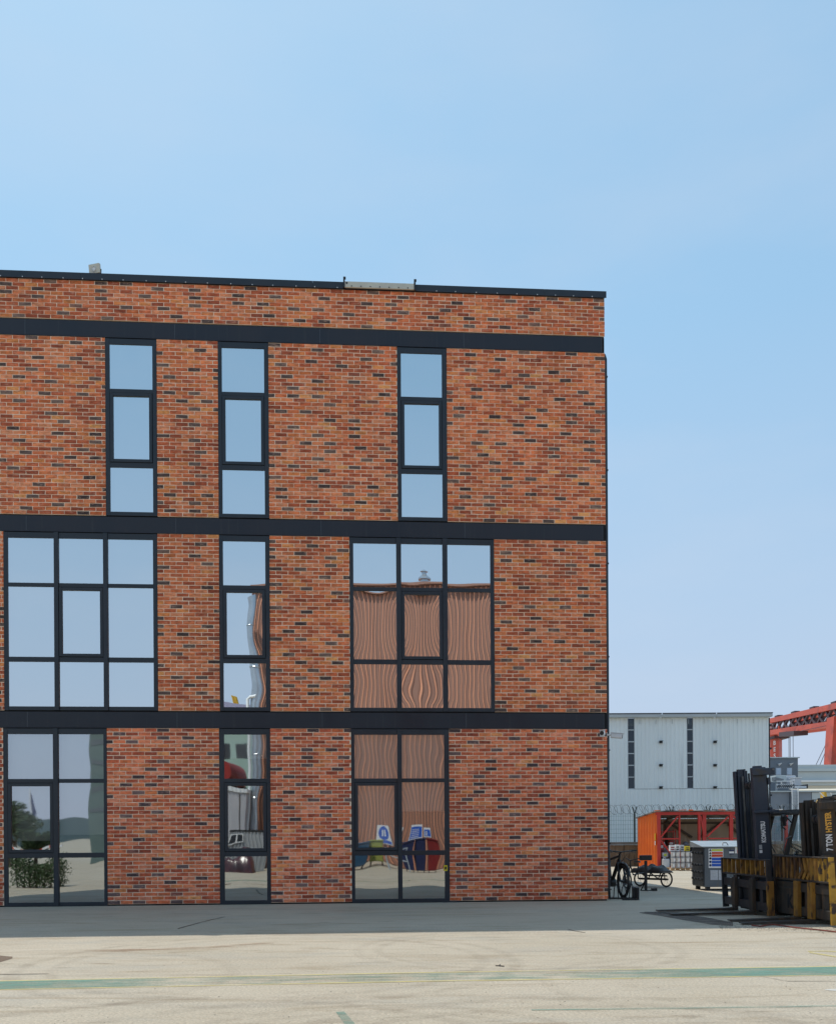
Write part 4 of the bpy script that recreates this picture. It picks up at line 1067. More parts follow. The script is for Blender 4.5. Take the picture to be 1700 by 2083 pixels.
# ------------------------------------------------------------------ small things on the ground
M['cable_red'] = material('cable_red', (.28,.055,.03), (.16,.04,.03), scale=9, rough=.6)
pts = [G(x, y) + Vector((0,0,.014)) for x, y in ((1528,1884),(1545,1886),(1560,1883.5),(1571,1882.6),(1590,1884.6),(1620,1889),(1660,1893),(1700,1897.5),(1780,1905))]
m = MB(); m.tube(pts, .011, 6)
tag(m.build('cable', M['cable_red'], smooth=True), 'thin reddish cable lying on the concrete below the forklift forks', 'cable')
M['pebble'] = material('pebble_stone', (.20,.165,.13), (.38,.33,.26), scale=20, rough=.9)
q = random.Random(9); m = MB()
def chip(p, s):
    a = [q.uniform(.6,1.2)*s for _ in range(6)]
    m.add([p+Vector((a[0],0,a[0]*.3)), p+Vector((0,a[1],a[1]*.3)), p+Vector((-a[2],0,a[2]*.3)), p+Vector((0,-a[3],a[3]*.3)), p+Vector((0,0,a[4]*.9)), p],
          [(0,1,4),(1,2,4),(2,3,4),(3,0,4),(1,0,5),(2,1,5),(3,2,5),(0,3,5)])
for _ in range(650):
    t = q.random(); x = 1462 + 240*t**1.3; y = 1884 + 9*t + q.gauss(0, 3.2)
    chip(G(x, y), q.uniform(.003,.011))
for _ in range(260):
    x, y = q.uniform(-50, 1750), 1895 + 200*q.random()**.8
    chip(G(x, y), q.uniform(.003,.008))
o = m.build('gravel', M['pebble']); tag(o, 'loose grit and small stones scattered over the yard concrete', 'gravel', kind='stuff')
tw = thing('metal_offcut', 'small bent dark metal offcut lying on the sunlit concrete', 'scrap', G(1015, 1966))
m = MB(); m.beam((-.035,.02,.006), (.0,.0,.008), .008); m.beam((0,0,.008), (.012,.03,.018), .008); m.beam((.0,.0,.007), (.05,-.015,.005), .009); m.build('strip', M['black'], tw)
# ------------------------------------------------------------------ behind the yard
def sheet(mb, x0, x1, z0, z1, y, pitch, depth, front=-1):
    """trapezoid ribbed cladding standing in the xz plane"""
    prof = []; x = x0; k = 0
    pat = [(0,0),(.5,0),(.62,1),(.88,1)]
    while x < x1:
        for a, b in pat:
            if x + a*pitch <= x1: prof.append((x+a*pitch, y + front*b*depth))
        x += pitch
    prof.append((x1, y))
    n = len(prof)
    mb.add([(a,b,z0) for a,b in prof]+[(a,b,z1) for a,b in prof], [(i,i+1,n+i+1,n+i) for i in range(n-1)])
    return mb
M['clad_pale'] = material('pale_cladding', (.76,.83,.85), (.71,.78,.80), scale=.5, rough=.5, stretch=(1,1,.3), c3=(.60,.66,.68), c3scale=1.0, c3lo=.60, c3hi=.75, c3stretch=(3,1,.15))
M['gutter'] = material('gutter_metal', (.44,.49,.52), (.40,.45,.48), scale=1, rough=.5)
M['strip_glass'] = glass_material('strip_glass', .03, (.7,.8,.9), (.30,.33,.34))
M['vent_dark'] = material('vent_dark', (.015,.02,.028), rough=.6)
WY = 50.0
wx1 = P(1563, 1600, WY).x; wx0 = -6.0; wz = P(1400, 1460, WY).z; wzt = P(1400, 1453, WY).z
wh = thing('warehouse', 'tall pale grey metal clad warehouse with two slim vertical window strips', 'warehouse', (0, WY, 0))
cols = [(P(a,1530,WY).x, P(b,1530,WY).x) for a, b in ((1276,1290.5),(1396,1409.5))]
zs0 = P(1400,1604,WY).z
segs = [wx0] + [v for c in cols for v in c] + [wx1]
joints = [wx0] + [P(x,1500,WY).x for x in (1276,)] 
def clad(a, b, z0, z1):
    m = MB(); sheet(m, a, b, z0, z1, 0, .24, .026); return m.build('cladding_sheet', M['clad_pale'], wh, fix=False)
clad(wx0, cols[0][0], 0, wz); clad(cols[0][1], cols[1][0], zs0, wz); clad(cols[1][1], wx1, zs0, wz)
clad(cols[0][0], wx1, 0, zs0 - .02)
for a, b in cols:
    n = 6; zz = [zs0 + (wz-zs0)*k/n for k in range(n+1)]
    for k in range(n):
        m = MB(); m.box(a+.03, b-.03, .05, .07, zz[k]+.03, zz[k+1]-.03); m.build('window_strip_pane', M['strip_glass'], wh)
        m = MB(); m.box(a, b, .02, .10, zz[k]-.03, zz[k]+.03); m.build('window_bar', M['gutter'], wh)
    m = MB(); m.box(a, a+.03, .0, .10, zs0+.03, wz); m.box(b-.03, b, .0, .10, zs0+.03, wz); m.build('window_jamb', M['gutter'], wh)
for x in (1343.5, 1453.5):
    for y in (1509.5, 1557, 1602):
        p = P(x, y, WY-.1); m = MB(); w = .1; m.box(p.x-.085, p.x+.085, -.15, -.05, p.z-.06, p.z+.05); m.box(p.x-.1, p.x+.1, -.24, -.05, p.z+.05, p.z+.07); m.build('wall_vent', M['vent_dark'], wh)
gx = [wx0, P(1343,1455,WY).x, P(1453,1455,WY).x, wx1+.15]
for a, b in zip(gx[:-1], gx[1:]):
    m = MB(); m.box(a+.02, b-.02, -.30, .05, wz, wzt); m.build('gutter', M['gutter'], wh, bevel=.03)
    m = MB(); m.box(a+.02, b-.02, -.33, -.27, wzt+.001, wzt+.045); m.build('gutter_lip', M['vent_dark'], wh)
m = MB(); m.box(wx1-.02, wx1+.0, .03, 22, 0, wz); m.build('side_wall', M['clad_pale'], wh)
m = MB(); m.poly([(wx0,.05,wz-.01),(wx1+.1,.05,wz-.01),(wx1+.1,22,wz+.5),(wx0,22,wz+.5)]); m.build('roof', M['clad_pale'], wh)
m = MB(); m.box(wx0, wx1, 2.6, 2.7, 0, wz-.1); m.build('inner_wall', material('green_lit_interior', (.10,.13,.12), (.16,.22,.13), scale=.5, rough=.9, stretch=(.3,1,1)), wh)  # inner wall in blotchy dull green
m = MB(); px_ = wx1 + .12; m.tube([(px_, .25, wz), (px_, .25, 0)], .06, 8)
for k in range(5): m.box(px_-.02, px_+.12, .15, .35, 2.4+k*1.35, 2.5+k*1.35)
m.build('downpipe', M['vent_dark'], wh)
for k in range(8):
    x = P(1300+k*33, 1466, WY).x; m = MB(); m.box(x-.01, x+.01, -.07, -.046, wz-.35, wz-.1); m.build('rivet_strip', M['gutter'], wh)

# boundary wall and its fence
M['wall_tan'] = material('stained_wall_concrete', (.26,.19,.13), (.19,.135,.09), scale=2, rough=.9, c3=(.12,.075,.05), c3scale=2.5, c3lo=.54, c3hi=.68, c3stretch=(3,1,.5), bump=.2)
M['wall_cap'] = material('wall_cap', (.20,.19,.18), (.14,.13,.125), scale=3, rough=.9)
WYb = 42.0
wl = thing('boundary_wall', 'low brown stained concrete panel wall under the wire fence', 'wall', (0, WYb, 0))
bx0 = 3.0; top = P(1265, 1716, WYb).z
k = 0; x = bx0
while x < 22.5:
    wv = .55 if k % 4 else .5
    m = MB(); dz = random.uniform(-.01,.01); m.box(x+.008, x+wv-.008, random.uniform(-.03,0), .2, 0, top-.07+dz); m.build('panel', M['wall_tan'], wl, bevel=.008)
    x += wv; k += 1
m = MB(); m.box(bx0, 22.5, -.10, .26, top-.055, top+.07); m.build('cap', M['wall_cap'], wl, bevel=.01)
m = MB(); m.box(bx0, 22.5, .02, .18, .0, top-.08); m.build('core', M['wall_cap'], wl)
M['fence_green'] = material('fence_dark', (.016,.03,.028), rough=.6)
M['wire'] = material('fence_wire', (.22,.34,.34), rough=.6)
M['razor'] = material('razor_wire', (.12,.14,.15), rough=.5, metal=.3)
fz0, fz1 = top+.07, P(1300, 1655, WYb).z
fe = thing('wire_fence', 'green mesh fence with coiled razor wire on top of the brown wall', 'fence', (0, WYb+.08, 0))
ppx = [1216,1291,1366,1441,1516,1591,1666,1741]
for x in ppx:
    X = P(x, 1700, WYb).x
    m = MB(); m.beam((X,0,fz0), (X,0,fz1), .07, .07); m.beam((X,0,fz1-.02), (X-.11,0,fz1+.34), .04); m.beam((X,0,fz1-.02), (X+.11,0,fz1+.34), .04); m.build('post', M['fence_green'], fe)
X0, X1 = P(1200,1700,WYb).x, P(1750,1700,WYb).x
m = MB(); x = X0
while x < X1:
    m.box(x-.006, x+.006, -.006, .006, fz0, fz1); x += .115
z = fz0
while z < fz1: m.box(X0, X1, -.0065, .0065, z-.006, z+.006); z += .21
o = m.build('mesh_wires', M['wire'], fe); o['kind'] = 'stuff'
m = MB(); pts = []; n = int((X1-X0)/.30*14)
for i in range(n):
    a = 2*math.pi*i/14; rr = .235 + .02*math.sin(i*.37)
    pts.append((X0 + (X1-X0)*i/n + .19*math.cos(a+.3), rr*math.sin(a+1.2), fz1+.20+rr*math.sin(a)))
m.tube(pts, .009, 4)
pts = [(X0 + (X1-X0)*i/n + .17*math.cos(2*math.pi*i/17), .2*math.cos(-2*math.pi*i/17), fz1+.2+.22*math.sin(-2*math.pi*i/17)) for i in range(n)]
m.tube(pts, .008, 4); m.build('razor_coil', M['razor'], fe)

# orange shelter
M['orange'] = material('orange_sheet', (.95,.19,.015), (.84,.15,.014), scale=1.5, rough=.5, c3=(.55,.10,.02), c3scale=2.0, c3lo=.55, c3hi=.78, c3stretch=(2,2,.25))
M['red_steel'] = material('red_steel', (.58,.04,.03), (.48,.032,.026), scale=3, rough=.5)
M['tan_sheet'] = material('tan_sheet', (.42,.34,.25), (.34,.27,.20), scale=1.4, rough=.85, stretch=(1,1,.4))
M['brown_brace'] = material('brown_brace', (.085,.065,.05), rough=.8)
M['roof_felt'] = material('roof_felt', (.34,.32,.29), (.06,.05,.05), scale=3, rough=.9)
SY = 39.0; SB = 40.7
A_ = P(1336, 1759, SY); A_.z = 0
sx0 = A_.x; sx1 = P(1600, 1700, SY).x; rx0 = P(1299, 1750, SB).x
zt = P(1336, 1652, SY).z; zb_ = P(1299, 1664, SB).z
sh = thing('storage_shelter', 'open fronted red steel shelter with a bright orange ribbed end wall', 'shelter', (0,0,0))
m = MB(); n = 26
pr = []
for i in range(n+1):
    t = i/n; x = sx0+(rx0-sx0)*t; y = SY+(SB-SY)*t; o_ = -.05 if (i % 4) in (2,3) else 0
    pr.append((x+o_, y, zt+(zb_-zt)*t))
m.add([(x,y,.04) for x,y,z in pr]+[(x,y,z) for x,y,z in pr], [(i,i+1,n+2+i,n+1+i) for i in range(n)])
m.build('end_wall', M['orange'], sh, fix=False)
xx = rx0; k = 0
while xx < sx1:
    w_ = min(1.1, sx1-xx)
    m = MB(); m.box(xx+.008, xx+w_-.008, SB, SB+.05, .04, zb_-.05); m.build('back_panel', M['tan_sheet'], sh); xx += 1.1
m = MB(); m.poly([(sx0-.12, SY-.15, zt+.01), (sx1, SY-.15, zt+.01), (sx1, SB+.15, zb_-.02), (rx0-.12, SB+.15, zb_-.02)], (0,0,.05)); m.build('roof', M['roof_felt'], sh)
q = random.Random(4)
for k in range(16):
    x = sx0 - .1 + k*.36 + q.uniform(-.1,.1); m = MB(); m.beam((x, SY-.17, zt+.06+q.uniform(0,.03)), (x+q.uniform(.15,.4), SY-.17, zt+.06+q.uniform(0,.04)), q.uniform(.04,.08), q.uniform(.02,.05)); m.build('roof_edge_scrap', q.choice((M['roof_felt'], M['brown_brace'], M['orange'], M['s_white'])), sh)
sxp = lambda px: P(px, 1700, SY).x
szp = lambda py: P(1400, py, SY).z
def post(px, w, mat=M['red_steel'], y=SY, z0=0, z1=None):
    m = MB(); m.box(sxp(px)-w/2, sxp(px)+w/2, y-.06, y+.06, z0, zt-.12 if z1 is None else z1); return m.build('post', mat, sh)
post(1339, .15); post(1381, .06); post(1421, .10); post(1432, .16, y=SY+.05); post(1486, .16); post(1545, .12); post(1598, .12)
m = MB(); m.box(sx0-.05, sx1, SY-.07, SY+.07, zt-.13, zt); m.build('top_rail', M['red_steel'], sh)
m = MB(); m.box(sx0, sx1, SY-.05, SY+.05, .02, .10); m.build('bottom_rail', M['red_steel'], sh)
zm = szp(1706)
for a, b in ((1341,1380),(1440,1482),(1490,1540)):
    m = MB(); m.box(sxp(a), sxp(b), SY-.04, SY+.04, zm-.03, zm+.03); m.build('mid_rail', M['red_steel'], sh)
for (a, ya), (b, yb_) in (((1342,1704),(1378,1660)), ((1342,1708),(1382,1760)), ((1437,1702),(1480,1662)), ((1490,1660),(1535,1702)), ((1437,1710),(1480,1755)), ((1424,1660),(1431,1700))):
    m = MB(); m.beam((sxp(a), SY, szp(ya)), (sxp(b), SY, szp(yb_)), .07); m.build('diagonal_brace', M['red_steel'], sh)
for (a, ya), (b, yb_) in (((1365,1668),(1418,1703)), ((1434,1703),(1482,1672)), ((1366,1664),(1398,1656)), ((1440,1664),(1456,1656)), ((1494,1676),(1520,1700))):
    m = MB(); m.beam((sxp(a)*1.02, SB-.1, szp(ya)), (sxp(b)*1.02, SB-.1, szp(yb_)), .09); m.build('rear_brace', M['brown_brace'], sh)
m = MB(); m.box(rx0+.1, sx1, SB-.12, SB-.02, zb_-.30, zb_-.22); m.box(sxp(1365)*1.02-.06, sxp(1365)*1.02+.06, SB-.1, SB-.01, .1, zb_-.3); m.build('rear_frame', M['brown_brace'], sh)
m = MB(); m.box(sx0-.075, sx0-.07, SY+.02, SY+.14, szp(1708), szp(1695)); m.build('warning_label', M['yellow'], sh)
m = MB(); m.box(sx0-.0755, sx0-.07, SY+.02, SY+.12, szp(1719), szp(1710)); m.build('paper_label', M['s_white'], sh)
# stock inside
M['drum_grey'] = material('drum_grey', (.13,.14,.17), (.19,.20,.23), scale=5, rough=.5)
M['bucket'] = material('bucket_white', (.66,.66,.67), (.56,.56,.58), scale=6, rough=.45)
M['pallet_wood'] = material('pallet_wood', (.50,.32,.15), (.36,.22,.10), scale=8, rough=.85, stretch=(.4,3,3))
M['box_red'] = material('box_red', (.36,.03,.025), rough=.6)
def drum(label, x, y, z, r, h, mat, lid, group):
    t = thing('drum', label, 'drum', (x, y, z), random.uniform(0,6), group)
    m = MB(); m.lathe([(r*.96,0),(r,.02),(r,h*.33),(r*1.03,h*.35),(r,h*.37),(r,h*.66),(r*1.03,h*.68),(r,h*.7),(r,h-.02),(r*.95,h)], 18); m.build('body', mat, t, smooth=True)
    m = MB(); m.lathe([(r*.9,h+.001),(r*.9,h+.012),(r*.2,h+.014)], 16); m.build('lid', lid, t); return t
def sp(px, y): return P(px, 1740, y).x
t = drum('dark grey drum with a white label just inside the orange wall', sp(1352,40.0), 40.0, 0, .26, .80, M['drum_grey'], M['black'], None)
m = MB(); m.box(-.12,.12,-.275,-.262,.3,.55); o = m.build('label_paper', M['s_white'], t); t.rotation_euler.z = 0
t = drum('dark grey drum farther in, behind the white canister', sp(1362,39.9), 39.9, 0, .24, .72, M['drum_grey'], M['black'], None)
t = thing('gas_cylinder', 'slim pale grey gas cylinder standing by the red corner post', 'gas cylinder', (sp(1349,40.35), 40.35, 0))
m = MB(); m.lathe([(.12,0),(.12,.95),(.10,1.05),(.04,1.12),(.04,1.2)], 16); m.build('body', M['cab_lid'], t, smooth=True); m = MB(); m.lathe([(.05,1.2),(.05,1.27)], 10); m.build('valve', M['s_red'], t)
for k, (px, z, lab) in enumerate(((1342, .1, 'lowest small red box with a white label stacked behind the red post'), (1342, .44, 'middle small red box with a white label behind the red post'), (1342, .80, 'upper small red box with a white label behind the red post'))):
    t = thing('red_box', lab, 'box', (sp(px+1.5, 39.5), 39.5, z)); m = MB(); m.box(-.12,.12,-.12,.12,0,.30); m.build('carton', M['box_red'], t, bevel=.01)
    m = MB(); m.box(-.07,.07,-.126,-.121,.10,.22); m.build('label_paper', M['s_white'], t)
sf = thing('steel_shelf', 'dark red steel rack inside the left end of the shelter', 'rack', (sp(1350,40.4), 40.4, 0))
for zz in (.95, 1.28, 1.62):
    m = MB(); m.box(-.25,.50,-.2,.2,zz,zz+.04); m.build('shelf', M['red_steel'], sf)
for a in (-.23,.48):
    for b in (-.18,.18):
        m = MB(); m.box(a-.02,a+.02,b-.02,b+.02,0,1.75); m.build('upright', M['red_steel'], sf)
for k, (dx, zz, lab) in enumerate(((-.08,1.00,'small red tin with a white label at the left of the rack shelf'),(.3,1.00,'small red tin with a white label at the right of the rack shelf'))):
    t = thing('paint_tin', lab, 'tin', (sp(1350,40.3)+dx, 40.3, zz)); m = MB(); m.lathe([(.11,0),(.11,.22),(.10,.23)], 16); m.build('can', M['box_red'], t, smooth=True); m = MB(); m.box(-.08,.08,-.116,-.1,.05,.15); m.build('label_paper', M['s_white'], t)
t = thing('canister', 'white plastic canister with a cap standing before the grey drums', 'canister', (sp(1353,38.7), 38.7, 0))
m = MB(); m.box(-.15,.15,-.11,.11,.02,.42); m.build('body', M['bucket'], t, bevel=.04); m = MB(); m.cyl((.07,0,.42),(.07,0,.48),.04); m.build('cap', M['black'], t); m = MB(); m.tube([(-.1,0,.42),(-.1,0,.47),(.0,0,.47),(.0,0,.42)], .018, 6); m.build('handle', M['bucket'], t)
t = thing('canister', 'white plastic canister with a lime label on top of the drum stack', 'canister', (sp(1351,39.2), 39.2, .48))
m = MB(); m.box(-.14,.14,-.10,.10,0,.22); m.build('body', M['bucket'], t, bevel=.03); m = MB(); m.box(-.06,.06,-.105,-.101,.06,.16); m.build('label_paper', M['s_lime'], t)
t = thing('crate', 'low grey crate under the lime labelled canister', 'crate', (sp(1351,39.2), 39.2, 0)); m = MB(); m.box(-.17,.17,-.14,.14,0,.45); m.build('box', M['drum_grey'], t, bevel=.01); m = MB(); m.box(-.175,.175,-.145,.145,.45,.478); m.build('lid', M['black'], t)
# pallet of buckets
PY = 37.5
pg = G(1388, 1771); PY = pg.y
pal = thing('wooden_pallet', 'wooden pallet under the stacked white buckets', 'pallet', (pg.x, PY, 0))
PWd = 49*PY/FPX
for k in range(5):
    m = MB(); y = -.05 + k*.2; m.box(-PWd/2, PWd/2, y-.06, y+.06, .085, .107); m.build('plank', M['pallet_wood'], pal)
for a in (-1, 0, 1):
    for k in (0, 1):
        m = MB(); m.box(a*PWd*.43-.06, a*PWd*.43+.06, -.1+k*.75, .05+k*.75, .02, .085); m.build('block', M['pallet_wood'], pal)
    m = MB(); m.box(a*PWd*.43-.06, a*PWd*.43+.06, -.1, .85, 0, .02); m.build('skid', M['pallet_wood'], pal)
bwid = PWd/5; bht = .225
proto = None
names = ['first','second','third','fourth','fifth']; lay = ['lowest layer on the pallet','middle layer on the pallet','top layer on the pallet']
for L in range(3):
    for j in range(1):
        for i in range(5):
            x = pg.x - PWd/2 + bwid*(i+.5); y = PY + .02 + j*.29; z = .108 + L*(bht+.006)
            if proto is None:
                proto = thing('paint_bucket', '', 'bucket', (x,y,z), 0, 'white buckets stacked on the pallet'); r_ = bwid*.48
                m = MB(); m.lathe([(r_*.86,0),(r_*.96,bht*.8),(r_*1.0,bht*.82),(r_*1.0,bht*.88),(r_*.96,bht*.9)], 14); m.build('pail', M['bucket'], proto, smooth=True)
                m = MB(); m.lathe([(r_*1.0,bht*.9+.001),(r_*1.0,bht),(r_*.9,bht+.002)], 14); m.build('lid', M['drum_grey'], proto)
                m = MB(); m.box(-r_*.5, r_*.5, -r_*1.0, -r_*.9, bht*.2, bht*.7); m.build('label_paper', M['s_white'], proto)
                b_ = proto
            else: b_ = copy_tree(proto)
            b_.location = (x, y, z); b_.rotation_euler.z = random.uniform(-.5,.5)
            if j == 0: b_['label'] = 'white bucket in the %s, %s from the left' % (lay[L], names[i])
            else: b_['label'] = 'white bucket of the pallet stack hidden behind its front row'
for i, (dx, w_, h_, mat, lab) in enumerate(((-.40,.20,.24,M['s_white'],'white printed carton at the left end on top of the buckets'),(-.19,.15,.26,M['s_white'],'narrow white carton with dark print on top of the buckets'),(.0,.15,.25,M['s_paper'],'grey paper bag between the cartons on top of the buckets'),(.22,.18,.20,M['yellow'],'yellow tin with dark bands on top of the white buckets'))):
    t = thing('carton', lab, 'carton', (pg.x+dx, PY+.15, .108+3*(bht+.006)+.003)); m = MB(); m.box(-w_/2, w_/2, -.1, .1, 0, h_); m.build('box', mat, t, bevel=.008)
    for k in range(2):
        m = MB(); m.box(-w_*.35, w_*.35, -.104, -.101, h_*(.2+.35*k), h_*(.38+.35*k)); m.build('print', M['black'] if i != 0 else M['box_red'], t)
heapm = thing('black_bag_pile', 'pile of black bags beside the cartons inside the shelter', 'bags', (sp(1412,39.6), 39.6, 0))
heap(heapm, 'bags', M['tarp'], lambda u, v, z: Vector((-.6+u*1.2, -.35+v*.7, z)), h=1.15, amp=.12, seed=8)
t = thing('helmet', 'pale round helmet lying on top of the black bag pile', 'helmet', (sp(1394,39.5), 39.5, 1.02)); m = MB(); m.lathe([(.0,.0),(.15,.0),(.15,.03),(.13,.10),(.08,.15),(.01,.17)], 16); m.build('shell', M['drum_grey'], t, smooth=True); m = MB(); m.box(-.08,.08,-.22,-.12,.0,.02); m.build('peak', M['drum_grey'], t)

# grey blocks and the long white hall
M['block_grey'] = material('block_grey', (.18,.20,.225), (.16,.18,.205), scale=.6, rough=.7)
M['hall_white'] = material('hall_white', (.55,.60,.60), (.50,.55,.555), scale=.4, rough=.6)
M['hall_beige'] = material('hall_roof_beige', (.62,.55,.43), rough=.7)
M['low_grey'] = material('low_block_grey', (.255,.28,.32), (.235,.26,.30), scale=.4, rough=.7)
BY = 62.0
M['pale_pane'] = material('pale_pane', (.46,.54,.64), rough=.25)
X = lambda px, d=BY: P(px, 1580, d).x
Z = lambda py, d=BY: P(1620, py, d).z
gb = thing('grey_block', 'small grey flat roofed block with two pale windows and white lamps', 'building', (0, BY, 0))
m = MB(); m.box(X(1540), X(1622), 0, 8, 0, Z(1542)); m.build('wall', M['block_grey'], gb)
m = MB(); m.box(X(1540), X(1622)+.1, -.1, 8, Z(1542)+.001, Z(1540)); m.build('roof_edge', M['hall_white'], gb)
for a in (1577, 1599):
    m = MB(); m.box(X(a), X(a+10.5), -.03, .0, Z(1576.5), Z(1562)); f = m.build('window', M['s_paper'], gb)
    m = MB(); m.box(X(a+1), X(a+9.5), -.05, -.031, Z(1575.5), Z(1563)); m.build('pane', M['pale_pane'], f)
for a in (1580, 1603):
    m = MB(); m.poly([(X(a), -.25, Z(1554)), (X(a+7.5), -.25, Z(1552.5)), (X(a+3.4), -.05, Z(1558))], (0,.2,.03)); m.build('lamp', M['s_white'], gb)
DY = 58.0
dk = thing('roof_duct', 'white and grey ventilation ducts with a walkway in front of the grey block', 'duct', (0, DY, 0))
x_ = lambda px: P(px, 1600, DY).x
z_ = lambda py: P(1600, py, DY).z
m = MB(); m.box(x_(1572), x_(1594), -.4, .6, z_(1590), z_(1578)); m.build('plant_box', M['hall_white'], dk, bevel=.03)
m = MB(); m.box(x_(1596), x_(1616.5), -.2, .8, z_(1600), z_(1578)); m.build('plant_box', M['s_paper'], dk, bevel=.08)
m = MB(); m.box(x_(1600), x_(1613), -1.2, -.4, z_(1600), z_(1585)); m.build('cooling_unit', M['s_paper'], dk, bevel=.03)
m = MB(); m.box(x_(1599.5), x_(1613.5), -1.25, -.35, z_(1585), z_(1584)); m.build('unit_top', M['s_white'], dk)
m = MB(); m.poly([(x_(1566),-.8,z_(1582)), (x_(1583),-.8,z_(1586.5)), (x_(1583),-.8,z_(1589)), (x_(1566),-.8,z_(1589))], (0,.6,0)); m.build('canopy', M['block_grey'], dk)
m = MB()
for a, b in (((1566,1591),(1600,1591)),((1566,1604),(1600,1604)),((1599,1591),(1599,1606)),((1566,1598),(1600,1598))):
    m.beam((x_(a[0]),-1,z_(a[1])), (x_(b[0]),-1,z_(b[1])), .06)
m.build('walkway_rail', M['s_white'], dk)
for k in range(8):
    m = MB(); m.beam((x_(1566+k*4),-1.05,z_(1604)), (x_(1571+k*4),-1.05,z_(1598)), .045); m.build('scaffold_bar', M['vent_dark'] if k % 2 else M['fork_brown'], dk)
m = MB(); m.box(x_(1600), x_(1622), -1.3, -.3, z_(1606), z_(1601.5)); m.build('deck', M['s_white'], dk, bevel=.02)
m = MB(); m.box(x_(1622), x_(1624.5), -1.31, -.3, z_(1606), z_(1598)); m.build('deck_end', M['vent_dark'], dk)
for yy in (1604.5,):
    pass
m = MB(); m.tube([(x_(1575),-.3,0),(x_(1575),-.3,z_(1590))], .08, 8); m.tube([(x_(1612),-.3,0),(x_(1612),-.3,z_(1602))], .08, 8); m.build('leg', M['gutter'], dk)
HYd = 78.0
hl = thing('long_white_hall', 'long low white hall with horizontal bands behind the grey buildings', 'hall', (0, HYd, 0))
hx = lambda px: P(px, 1580, HYd).x
hz = lambda py: P(1660, py, HYd).z
for a, b, mt, dp in ((1555.5,1563,'hall_white',0.),(1563.2,1569,'hall_white',-.15),(1569.6,1587,'hall_white',.02),(1587.2,1591,'s_white',-.25),(1591.2,1598,'hall_white',-.05),(1598.2,1650,'hall_beige',.0)):
    m = MB(); m.box(hx(1600), hx(1790), dp, 12, hz(b), hz(a)); m.build('wall_band', M[mt], hl)
m = MB(); m.box(hx(1600), hx(1790), -.02, .019, hz(1569.8), hz(1569.3)); m.build('shadow_gap', M['gutter'], hl)
LY = 54.0
lw = thing('low_grey_building', 'low grey panel building with a pale roof edge behind the fence', 'building', (0, LY, 0))
lx = lambda px: P(px, 1630, LY).x
lz = lambda py: P(1640, py, LY).z
pj = [1540, 1566, 1605, 1650, 1700, 1740, 1790]
for a, b in zip(pj[:-1], pj[1:]):
    m = MB(); m.box(lx(a)+.015, lx(b)-.015, 0, .2, 0, lz(1611)); m.build('wall_panel', M['low_grey'], lw)
m = MB(); m.box(lx(1540), lx(1790), .19, 7, 0, lz(1611)-.01); m.build('core', M['block_grey'], lw)
m = MB(); m.box(lx(1540), lx(1790), -.15, .2, lz(1611)+.002, lz(1608.5)); m.build('roof_edge', M['hall_white'], lw)
m = MB(); m.poly([(lx(1620),-.1,lz(1608)), (lx(1790),-.1,lz(1608)), (lx(1790),2.,lz(1601)), (lx(1630),2.,lz(1601))]); m.build('roof', M['hall_beige'], lw)
m = MB(); m.box(lx(1650), lx(1790), -.03, -.001, lz(1626), lz(1612)); m.build('upper_panel', M['hall_white'], lw)
ld = thing('wall_ladder', 'pale steel ladder fixed upright on the low grey building', 'ladder', (0, LY-.25, 0))
m = MB()
for a in (1606.5, 1618.5): m.beam((lx(a),0,.2), (lx(a),0,lz(1603)), .06)
m.build('rails', M['s_white'], ld)
for k in range(9):
    zz = lz(1650)+.05+k*.17*1.0; m = MB(); m.beam((lx(1607),0,lz(1612+k*6.5)), (lx(1618),0,lz(1612+k*6.5)), .035); m.build('rung', M['gutter'], ld)
m = MB(); m.box(lx(1608), lx(1617.5), .06, .12, lz(1655), lz(1606)); m.build('back_plate', M['s_paper'], ld)
# yellow machine behind the forklift
M['mach_yellow'] = material('machine_yellow', (.62,.38,.04), (.45,.26,.03), scale=2, rough=.6)
ymD = 30.0; yx = lambda px: P(px, 1630, ymD).x; yz = lambda py: P(1680, py, ymD).z
ym = thing('yellow_machine', 'yellow machine with splayed arms showing above the short forklift mast', 'machine', (0, ymD, 0))
m = MB(); m.poly([(yx(1664),0,yz(1634)), (yx(1700),0,yz(1634)), (yx(1690),0,yz(1624)), (yx(1682),0,yz(1622)), (yx(1680),0,yz(1611)), (yx(1676),0,yz(1611)), (yx(1675),0,yz(1622)), (yx(1668),0,yz(1627))], (0,.3,0)); m.build('head', M['mach_yellow'], ym, bevel=.01)
m = MB(); m.box(yx(1670), yx(1692), .1, 1.2, .45, yz(1634)); m.build('mast', M['mach_yellow'], ym, bevel=.02)
m = MB(); m.box(yx(1655), yx(1715), -.3, 1.6, .0, .45); m.build('base', M['fork_brown'], ym, bevel=.03)
for a, b in (((1665,1612),(1676,1623)),((1687,1613),(1694,1631)),((1669,1631),(1672,1626)),((1690,1629),(1695,1622))):
    m = MB(); m.beam((yx(a[0]),-.05,yz(a[1])), (yx(b[0]),-.05,yz(b[1])), .03); m.build('arm', M['s_white'], ym)

